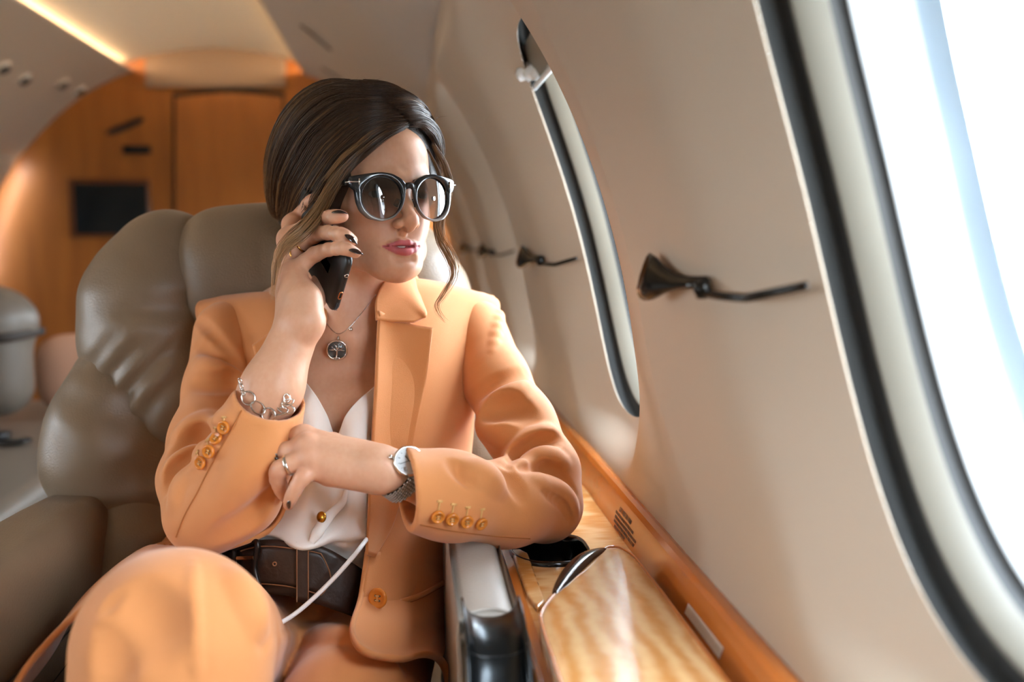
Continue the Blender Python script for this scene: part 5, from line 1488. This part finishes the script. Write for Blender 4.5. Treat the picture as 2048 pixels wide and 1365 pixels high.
adopt(watch, sheet('link_gap_shade', S_, mk_mat('steel_shadow', '#1d1c1b', .5, metal=.5)))  # dark sheet behind the links paints the shade in their gaps
mb = MB()
for sg in (-1, 1):
    q0 = cc + wd * sg * .0072 - wu * .0135 + wn * .0; mb.tube([q0 + wu * .004, q0 - wu * .003 - wn * .002, band(R_(8), sg * .0070)], np.array([(.0016, .0022), (.0014, .0020), (.0012, .0016)]), 8)
mb.tube([band(R_(4), -.0075), band(R_(4), .0075)], .0016, 8)
adopt(watch, mb.make('lugs', m_silver))

# ---------------------------------------------------------------- rings, bracelet, necklace, cord
def fit_r(c, u, v, a, r, lift):
    """how far the finger's skin lies from its axis, all the way around"""
    D = np.cos(a)[:, None] * u + np.sin(a)[:, None] * v; rr_ = np.full(len(a), r * .7)
    for _ in range(12): rr_ = rr_ + np.maximum(-body(c + D * rr_[:, None]), 0) * .9
    rr_ = np.clip(rr_, r * .8, np.median(rr_) * 1.12)
    for _ in range(4): rr_ = .25 * np.roll(rr_, 1) + .5 * rr_ + .25 * np.roll(rr_, -1)
    return rr_ + lift
def ring_on(f0, f1, q_, r, tw, m, name, par=None, tilt=0.0, tiltdir=(0, 0, 1), lift=.0005):
    ax = unit(f1 - f0); c = f0 + (f1 - f0) * q_
    ax2 = unit(ax + np.asarray(tiltdir) * tilt); u = unit(np.cross(ax2, (0, 1, .2))); v = np.cross(ax2, u)
    a = np.arange(48) / 48 * 2 * PI; P = c + (np.cos(a)[:, None] * u + np.sin(a)[:, None] * v) * fit_r(c, u, v, a, r, lift)[:, None]
    V_, F_ = ring_tube(P, tw, 8, ax2); o = obj(name, V_, F_, m)
    return o, c, ax2
def ring_tube(P, r, n, up):
    """closed tube"""
    k = len(P); T = np.roll(P, -1, 0) - np.roll(P, 1, 0); T /= np.linalg.norm(T, axis=1)[:, None]
    r = np.asarray(r, float); ra, rb = (r, r) if r.ndim == 0 else (r[0], r[1])
    U_ = np.broadcast_to(np.asarray(up, float), P.shape); U_ = U_ - T * (U_ * T).sum(1)[:, None]; U_ /= np.linalg.norm(U_, axis=1)[:, None] + 1e-9; W_ = np.cross(T, U_)
    a = np.arange(n) / n * 2 * PI
    V_ = P[:, None] + U_[:, None] * (np.cos(a) * ra)[None, :, None] + W_[:, None] * (np.sin(a) * rb)[None, :, None]
    return V_.reshape(-1, 3), gridf(k, n, True, True).tolist()
e = empty('gold_ring', FR['ring'][0], 'two crossing gold bands with a small clear stone, hand with the phone', 'ring')
f0, f1 = FR['ring'][0], FR['ring'][1]
o, c1, a1_ = ring_on(f0, f1, .50, .0112, (.0011, .0008), m_gold, 'band', tilt=.10); adopt(e, o)
o, c2, a2_ = ring_on(f0, f1, .30, .0118, (.0011, .0008), m_gold, 'band', tilt=-.38); adopt(e, o)
sp = surf(body, 582, 491, .9); n_ = nrm_of(body, sp)
V, F = lathe([(0, -.0012), (.0016, .0006), (.0019, .0014), (.0012, .0021), (0, .0021)], 10, sp + n_ * .0012, n_); adopt(e, obj('stone', V, F, mk_mat('clear_stone', '#eef2f5', .05, spec=.8), None, False))
o, _, _ = ring_on(FL['ring'][0], FL['ring'][1], .70, .0116, (.0019, .0009), m_silver, 'silver_ring'); tag(o, 'plain silver band with engraved dots, hand resting at her waist', 'ring')
mbk = MB(); P_ = []
f0, f1 = FL['middle'][0], FL['middle'][1]; ax = unit(f1 - f0); c = f0 + (f1 - f0) * .88; u_ = unit(np.cross(ax, (0, 1, .2))); v_ = np.cross(ax, u_)
for ph_ in (0, PI):
    a = np.arange(96) / 96 * 2 * PI; P = c + (np.cos(a)[:, None] * u_ + np.sin(a)[:, None] * v_) * (fit_r(c, u_, v_, a, .0112, .0006) + .0010 * np.cos(7 * a + ph_))[:, None] + ax * (.0018 * np.sin(7 * a + ph_))[:, None]
    mbk.add(*ring_tube(P, .0013, 8, ax))
o = mbk.make('twisted_ring', mk_mat('oxidised_silver', '#6b6865', .2, metal=1)); tag(o, 'dark twisted silver ring on the hand at her waist', 'ring')

# bracelet of large thin silver links resting on the rim of the raised sleeve
brace = empty('bracelet', B(535, 815, 1.06), 'silver bracelet of large round links at the raised cuff', 'bracelet')
LK = [((497, 797), 13.5, 13.0, 20, .3), ((516, 816), 15.5, 10.0, 38, .9), ((537, 830), 13.5, 13.5, 0, .2), ((560, 823), 16, 6.5, -8, 1.2), ((572, 818), 17, 8.5, 12, .8), ((575, 806), 13, 6.0, -20, 1.1), ((574, 797), 6.5, 8.0, 0, .5)]
bsurf = Sh(); bsurf.p = list(slR.p)
fore = Sh(); fore.chain([E_R, B(455, 930, 1.115), B(545, 775, 1.108), W_R], [.030, .031, .0305, .0255], k=.02)
for (px, py), ra, rb, rot, tl in LK:
    c = surf(fore, min(px, 566), py - 4, .9); n_ = nrm_of(fore, c); yy_ = c[1] - .003; c = at(px, py, yy_); s_ = yy_ / FPX
    a = np.arange(40) / 40 * 2 * PI; rt = R_(rot)
    ex = np.array((math.cos(rt), 0, -math.sin(rt))); ez = np.array((math.sin(rt), 0, math.cos(rt)))
    P = c + np.cos(a)[:, None] * ex * ra * s_ + np.sin(a)[:, None] * ez * rb * s_ + np.array((0, 1, 0)) * (np.sin(a) * .0025 * tl - np.cos(a) * .002)[:, None]
    adopt(brace, obj('link', *ring_tube(P, .0009, 8, (0, 1, 0)), m_silver))
mb = MB()
for i, (px, py) in enumerate([(480, 762), (481, 768), (483, 774), (484, 781), (487, 787)]):
    c = at(px, py, 1.075); a = np.arange(20) / 20 * 2 * PI; s_ = 1.075 / FPX
    ex = np.array((.4, .9 * (i % 2), -.9 * (1 - .6 * (i % 2)))); ez = np.array((.9, -.2, .3)); P = c + np.cos(a)[:, None] * ex * 5 * s_ + np.sin(a)[:, None] * ez * 3 * s_
    mb.add(*ring_tube(P, .0007, 6, (0, 1, 0)))
adopt(brace, mb.make('fine_chain', m_silver))

# necklace with a tree pendant
neck = empty('necklace', B(674, 700, 1.235), 'fine necklace with round silver tree pendant on her chest', 'necklace')
def on_skin(px, py, off): return surf(body, px, py, .9, off)
pts = [(612, 560), (632, 610), (655, 650), (677, 668), (702, 652), (730, 618), (752, 590)]
P = cr(np.array([on_skin(x, y, .0015) if 640 < x < 745 else B(x, y, 1.27) for x, y in pts]), 60)
adopt(neck, MB().tube(P, .00045, 6).make('chain', m_silver))
c = on_skin(702, 659, .003); V, F = lathe([(0, .0018), (.0019, .0017), (.0024, 0), (.0019, -.0017), (0, -.0018)], 14, c, (0, -1, .2)); adopt(neck, obj('bead', V, F, m_silver))
pcn = on_skin(674, 701, .0035); pnn = unit(nrm_of(body, pcn) + np.array((.15, -.5, 0))); pu = unit(np.array((.12, 0, 1)) - pnn * (np.array((.12, 0, 1)) @ pnn)); px_ = np.cross(pu, pnn) * -1
px_ = px_ if px_[0] > 0 else -px_
pr_ = .0122; a = np.arange(56) / 56 * 2 * PI
pend = obj('pendant', *ring_tube(pcn + (np.cos(a)[:, None] * px_ + np.sin(a)[:, None] * pu) * pr_, .0011, 10, pnn), m_silver); adopt(neck, pend)
D2 = lambda x, y, d=0.: pcn + px_ * x * pr_ + pu * y * pr_ + pnn * d
V, F = lathe([(.0112, -.0008), (.0112, .0002), (.0001, .0002)], 40, pcn, pnn); obj('backing', V, F, mk_mat('oxidised_backing', '#7d8082', .35, metal=.9), pend).matrix_parent_inverse = Matrix.Identity(4)
mb = MB()
mb.tube(np.array([D2(-.02, -.9, .0006), D2(.03, -.45, .0008), D2(0, -.1, .0008), D2(.02, .3, .0006)]), [.0014, .0010, .0009, .0005], 8)
for bx0, by0, bx1, by1 in [(0, -.15, -.5, .25), (0, -.05, .5, .30), (0, .1, -.30, .62), (0, .1, .32, .60), (-.25, .05, -.72, -.02), (.25, .1, .74, .0), (.02, -.75, -.45, -.86), (.02, -.75, .45, -.84)]:
    mb.tube(cr(np.array([D2(bx0, by0, .0007), D2((bx0 + bx1) / 2 + .06, (by0 + by1) / 2, .0008), D2(bx1, by1, .0006)]), 8), np.linspace(.0007, .0004, 8), 6)
mb.make('tree', m_silver, pend)
mb = MB()
for lx, ly in [(-.5, .3), (-.25, .55), (.0, .72), (.28, .6), (.52, .35), (-.7, .0), (.72, .05), (-.35, .2), (.33, .25), (.05, .45)]:
    V, F = lathe([(0, .0012), (.0009, .0009), (.0012, 0), (0, -.0002)], 8, D2(lx, ly, .0005), pnn); mb.add(V, F)
mb.make('leaf_beads', mk_mat('dark_silver', '#9a9a98', .15, metal=1), pend)
mb = MB(); V, F = ring_tube(D2(.02, 1.30) + (np.cos(a)[:, None] * pnn + np.sin(a)[:, None] * pu) * .0026, .0008, 8, px_); mb.add(V, F)
mb.tube(np.array([D2(.0, .98, .0003), D2(.02, 1.15, .0014), D2(.03, 1.5, .001)]), [.0009, .0017, .0013], 8); mb.make('bail', m_silver, pend)

# white cord across the belt
P = cr(np.array([B(775, 1020, 1.215), B(752, 1052, 1.182), B(735, 1077, 1.140), B(722, 1094, 1.112), B(708, 1112, 1.104), B(668, 1157, 1.098), B(622, 1202, 1.092), B(585, 1232, 1.085), B(548, 1254, 1.078), B(515, 1270, 1.072)]), 60)
o = MB().tube(P, .0026, 12).make('white_cord', mk_mat('white_cord_plastic', '#ece9e6', .4)); tag(o, 'white charging cord running across her belt to the lap', 'cord')

# ---------------------------------------------------------------- nails and brows (parts of her)
m_nail = mk_mat('dark_nail_polish', '#2a1815', .08, spec=.7, coat=.8)
def nail(p0, p1, up, w=.0042, t=.0013):
    d = unit(p1 - p0); L = np.linalg.norm(p1 - p0); up = unit(np.asarray(up) - d * (np.asarray(up) @ d)); x = np.cross(d, up)
    k = 14; q_ = np.linspace(0, 1, k); wd_ = w * np.clip(np.sin(np.clip(q_, 0, .45) / .45 * PI / 2) ** .5 * (1 - np.clip((q_ - .45) / .55, 0, 1) ** 1.7), .04, 1)
    P = p0 + d * (q_ * L)[:, None] - up * (.0022 * (q_ - .35) ** 2 / .4)[:, None]
    rr_ = []
    for i in range(k):
        rr_.append([P[i] + x * wd_[i] * math.cos(a) + up * (t * max(0, math.sin(a)) * (wd_[i] / w) ** .5 + (t * .35 * min(0, math.sin(a)))) for a in np.arange(14) / 14 * 2 * PI])
    V_ = np.array(rr_).reshape(-1, 3); F_ = gridf(k, 14, False, True).tolist() + [list(range(14))[::-1], [(k - 1) * 14 + i for i in range(14)]]
    return obj('fingernail', V_, F_, m_nail, person)
nail(surf(body, 663, 424, .9, .0008), B(695, 424, 1.140), (-.1, -.45, 1))
nail(surf(body, 690, 469, .9, .0008), B(717, 487, 1.112), (.35, -.65, .6))
nail(surf(body, 698, 499, .9, .0008), B(728, 507, 1.105), (.25, -.55, .7))
nail(surf(body, 579, 1003, .9, .0006), B(573, 1020, 1.036), (-.75, -.5, -.3), .0040)
m_brow = mk_mat('brow_hair', '#4b382b', .7)
for s_ in (-1, 1):
    mb = MB()
    for i in range(70):
        q_ = i / 69; x = .010 + .038 * q_; z = .0115 + .0085 * math.sin(q_ * 2.2) - .004 * q_ ** 3 + rnd.uniform(-.0022, .0022) * (1 - .6 * q_)
        p0 = hw((s_ * x, .096, z)); f_ = float(body(np.array([p0]))[0])
        for _ in range(6): p0 = p0 - HF * f_ * .8; f_ = float(body(np.array([p0]))[0])
        p1 = p0 + HR @ np.array((s_ * .0055, -.0006 - .003 * q_, .0022 * (1 - 1.3 * q_))) + HF * .0012
        mb.tube([p0, (p0 + p1) / 2 + HF * .0006, p1], [.00028, .00028, .0001], 4)
    mb.make('eyebrow', m_brow, person)
# ---------------------------------------------------------------- hair: a gathered mass with strands combed over it
def hcol(name, rough=.32):
    m = bpy.data.materials.new(name); m.use_nodes = True; t = m.node_tree; p = t.nodes['Principled BSDF']
    a = t.nodes.new('ShaderNodeAttribute'); a.attribute_name = 'tone'
    r = t.nodes.new('ShaderNodeValToRGB'); e = r.color_ramp.elements
    e[0].position = 0; e[0].color = srgb('#2e2119'); e[1].position = 1; e[1].color = srgb('#c79a6c')
    n_ = e.new(.35); n_.color = srgb('#4a3627'); n_ = e.new(.65); n_.color = srgb('#8f6a45')
    t.links.new(a.outputs['Fac'], r.inputs[0]); t.links.new(r.outputs[0], p.inputs['Base Color'])
    p.inputs['Roughness'].default_value = rough; p.inputs['Specular IOR Level'].default_value = .45
    return m
m_cap = mk_mat('hair_base', '#2e2219', .55, bump=.6, bscale=300, stretch=(1, 1, 1))
m_hair = hcol('brown_hair')
cap = Sh()
H_ = lambda x, y, z: hw((x, y, z))
cap.ell(H_(0, -.014, .053), (.081, .100, .090), R=HR)
cap.ell(H_(-.012, -.045, .072), (.076, .084, .070), .03, 1, HR)
cap.ell(H_(-.028, -.085, .012), (.066, .070, .078), .04, 1, HR)
cap.ell(H_(-.050, -.015, .010), (.034, .060, .055), .03, 1, HR)
cap.ell(H_(.040, .000, .020), (.042, .060, .060), .03, 1, HR)
# the face stays open: part in the middle, sweeping back over the temples
cap.ell(H_(.006, .118, -.006), (.058, .080, .092), .008, -1, HR)
cap.ell(H_(.0, .100, -.100), (.120, .115, .095), .012, -1, HR)
cap.cone(H_(.012, .085, .086), H_(.004, -.02, .152), .004, .004, .010, -1)
cap_full = cap
lo = HO - .19; hi = HO + .19
hair = sdf_obj('hair', cap, lo, hi, .0030, m_cap, person)
free = Sh(); free.p = [cap.p[i] for i in range(5)]                   # surface without the openings, to comb strands on
def near_surf(px, py, off):
    d = ray(px, py); ys = np.linspace(HO[1] - .17, HO[1] + .06, 60); P = d * ys[:, None]; f = free(P)
    i = np.argmax(f < 0) if (f < 0).any() else int(np.argmin(f))
    p = P[i]
    for _ in range(5):
        n_ = nrm_of(free, p); p = p - n_ * (float(free(p[None])[0]) - off)
    return p
def guide(pts, offs=.0015, n=14):
    C = cr(np.array(pts, float), n)
    return np.array([near_surf(x, y, offs) for x, y in C])
near_g = [guide(g) for g in [
    [(812, 256), (768, 284), (716, 330), (672, 378), (640, 420), (612, 452)],
    [(809, 251), (750, 270), (690, 322), (648, 380), (618, 425), (594, 456)],
    [(800, 240), (728, 258), (664, 318), (622, 380), (596, 428), (580, 456)],
    [(784, 222), (706, 236), (640, 296), (598, 366), (578, 420), (568, 448)],
    [(764, 204), (684, 212), (616, 268), (576, 345), (560, 408), (560, 442)],
    [(738, 186), (662, 192), (600, 246), (562, 322), (549, 390), (552, 438)],
    [(708, 172), (646, 184), (590, 234), (553, 310), (542, 380), (546, 432)],
    [(694, 168), (640, 182), (586, 230), (549, 308), (540, 372), (543, 425)]]]
far_g = [guide(g) for g in [
    [(816, 256), (838, 262), (858, 290), (868, 330), (872, 352)],
    [(813, 250), (842, 256), (866, 284), (882, 322), (888, 356)],
    [(804, 238), (838, 244), (868, 274), (888, 312), (897, 350)],
    [(788, 220), (828, 226), (862, 254), (886, 294), (899, 335)],
    [(768, 202), (812, 208), (850, 236), (878, 276), (894, 315)],
    [(740, 184), (786, 190), (832, 218), (864, 252), (884, 292)],
    [(712, 171), (754, 176), (800, 196), (836, 222), (862, 250)]]]
SV, SF, ST = [], [], []
nv_ = 0
def strand(P, r, tone0, tone1, n=4):
    global nv_
    P = np.asarray(P); k = len(P); q_ = np.linspace(0, 1, k); rr_ = r * (1 - .75 * q_ ** 3)
    V_, F_ = tube(P, rr_, n, False)
    SV.append(V_); SF.append(np.array(F_) + nv_); nv_ += len(V_)
    ST.append(np.repeat(tone0 + (tone1 - tone0) * q_, n))
def lerp_g(G, s_):
    s_ = np.clip(s_, 0, len(G) - 1.001); i = int(s_); f = s_ - i
    return G[i] * (1 - f) + G[i + 1] * f
streaks = [rnd.uniform(0, 7) for _ in range(34)]
clumps = {id(near_g): [(i / 9 + rnd.uniform(-.04, .04), rnd.uniform(0, .0065), rnd.uniform(-.05, .22)) for i in range(64)], id(far_g): [(i / 8 + rnd.uniform(-.04, .04), rnd.uniform(0, .0055), rnd.uniform(-.05, .2)) for i in range(49)]}
for G, N in ((near_g, 4600), (far_g, 2200)):
    for i in range(N):
        s_ = rnd.random() ** .9 * (len(G) - 1)
        ci = min(range(len(clumps[id(G)])), key=lambda j: abs(clumps[id(G)][j][0] - s_)); cs, cl, ct = clumps[id(G)][ci]
        s_ = min(max(s_ + (cs - s_) * rnd.uniform(.2, .75), 0), len(G) - 1); P = lerp_g(G, s_)
        n_out = P - (HO + HR @ np.array((0, -.02, .03))); n_out /= np.linalg.norm(n_out, axis=1)[:, None]
        a0, a1, am = rnd.uniform(0, .005), rnd.uniform(-.0005, .006), rnd.uniform(.0, .007)
        q_ = np.linspace(0, 1, len(P))
        lift = (a0 * (1 - q_) + a1 * q_ + am * np.sin(q_ * PI)) * .6 + cl * np.sin(np.clip(q_ * 1.15 + .05, 0, 1) * PI)
        wob = .0019 * np.sin(q_ * rnd.uniform(3, 8) + rnd.uniform(0, 6))[:, None] * np.array((rnd.uniform(-1, 1), rnd.uniform(-1, 1), rnd.uniform(-1, 1)))
        Q = P + n_out * lift[:, None] + wob
        k0, k1 = rnd.uniform(0, .10), rnd.uniform(.82, 1.0)
        Q = cr(Q, 40)[int(40 * k0):max(int(40 * k1), 8)][::2]
        light = max(0, max(math.exp(-((s_ - c) / .07) ** 2) for c in streaks) - .35) * rnd.random()
        edge_ = max(0, 1 - s_ / 2.2) if G is near_g else max(0, 1 - s_ / 3) * .5
        t0 = max(0, ct) * .7 + .02 + .20 * rnd.random() ** 1.5 + .25 * light; t1 = t0 + .12 + .22 * rnd.random() + .75 * light + .40 * edge_ * rnd.random()
        strand(Q, rnd.uniform(.00022, .00055), t0, min(1, t1))
def lock(pts, n, width, tone0, tone1, r=.0005, wav=.002):
    """a loose tress: strands sharing a course, spreading and closing"""
    C = cr(np.array([at(*p) for p in pts]), 40)
    for i in range(n):
        o1 = np.array([rnd.gauss(0, 1), rnd.gauss(0, .6), rnd.gauss(0, 1)]) * width; o2 = o1 * rnd.uniform(.3, 1.1) + np.array([rnd.gauss(0, 1), 0, rnd.gauss(0, 1)]) * width * .5
        q_ = np.linspace(0, 1, 40)[:, None]; ph_ = rnd.uniform(0, 6)
        Q = C + (o1 * (1 - q_) + o2 * q_) * (.35 + .65 * np.sin(np.clip(q_ * 1.1, 0, 1) * PI)) + np.array((1, 0, .5)) * wav * np.sin(q_ * rnd.uniform(4, 8) + ph_) * q_
        e_ = int(40 * rnd.uniform(.7, 1.0)); strand(Q[:e_:1], r * rnd.uniform(.6, 1.1), tone0 + rnd.uniform(-.1, .1), min(1, tone1 + rnd.uniform(-.2, .1)))
# tress falling in front of the ear over the hand
lock([(728, 300, 1.195), (690, 342, 1.190), (656, 392, 1.180), (634, 432, 1.165), (604, 468, 1.150), (572, 494, 1.145), (556, 520, 1.142), (549, 560, 1.140), (547, 612, 1.150)], 110, .0042, .35, 1.0)
lock([(712, 300, 1.200), (668, 360, 1.195), (640, 412, 1.180), (606, 452, 1.165), (576, 478, 1.158), (556, 506, 1.152), (550, 545, 1.150)], 70, .0045, .3, .95)
lock([(676, 330, 1.210), (634, 392, 1.200), (614, 424, 1.190)], 30, .005, .15, .55)
lock([(648, 350, 1.225), (618, 400, 1.220), (604, 424, 1.215)], 24, .005, .15, .4)
# tendrils framing the far cheek
lock([(856, 300, 1.215), (876, 342, 1.225), (886, 392, 1.228), (874, 440, 1.225), (878, 478, 1.220), (900, 520, 1.215), (907, 552, 1.210), (888, 588, 1.200), (874, 612, 1.195), (884, 636, 1.195), (898, 650, 1.195)], 38, .0022, .5, 1.0, .00045, .003)
lock([(866, 290, 1.230), (890, 335, 1.240), (898, 380, 1.240), (884, 430, 1.235), (884, 470, 1.230), (904, 508, 1.225), (914, 540, 1.220), (905, 565, 1.21)], 32, .0025, .5, .95, .00045, .003)
# low knot's loose ends and fly-away hairs
for i in range(46):
    x0, y0 = rnd.choice([(705, 166), (740, 176), (780, 195), (820, 220), (655, 180), (610, 222), (850, 240)]); x0 += rnd.uniform(-25, 25); y0 += rnd.uniform(-3, 8)
    a_ = rnd.uniform(-2.6, -.4); l_ = rnd.uniform(12, 42); b_ = rnd.uniform(-.8, .8)
    pts = [(x0 + math.cos(a_ + b_ * q_) * l_ * q_, y0 + math.sin(a_ + b_ * q_) * l_ * q_ * .6, HO[1] + rnd.uniform(-.03, .0)) for q_ in (0, .33, .66, 1)]
    strand(cr(np.array([at(*p) for p in pts]), 12), .00022, .25, .5, 3)
for i in range(26):
    x0, y0 = rnd.uniform(545, 580), rnd.uniform(330, 460); l_ = rnd.uniform(15, 60)
    pts = [(x0 - l_ * q_ * rnd.uniform(.3, .9), y0 + l_ * q_ * rnd.uniform(.2, .7), HO[1] + .02) for q_ in (0, .33, .66, 1)]
    strand(cr(np.array([at(*p) for p in pts]), 12), .00022, .3, .6, 3)
o = obj_np('hair_strands', np.vstack(SV), np.vstack(SF), m_hair, hair)
a_ = o.data.attributes.new('tone', 'FLOAT', 'POINT'); a_.data.foreach_set('value', np.concatenate(ST).astype(np.float32))
o['kind'] = 'stuff'
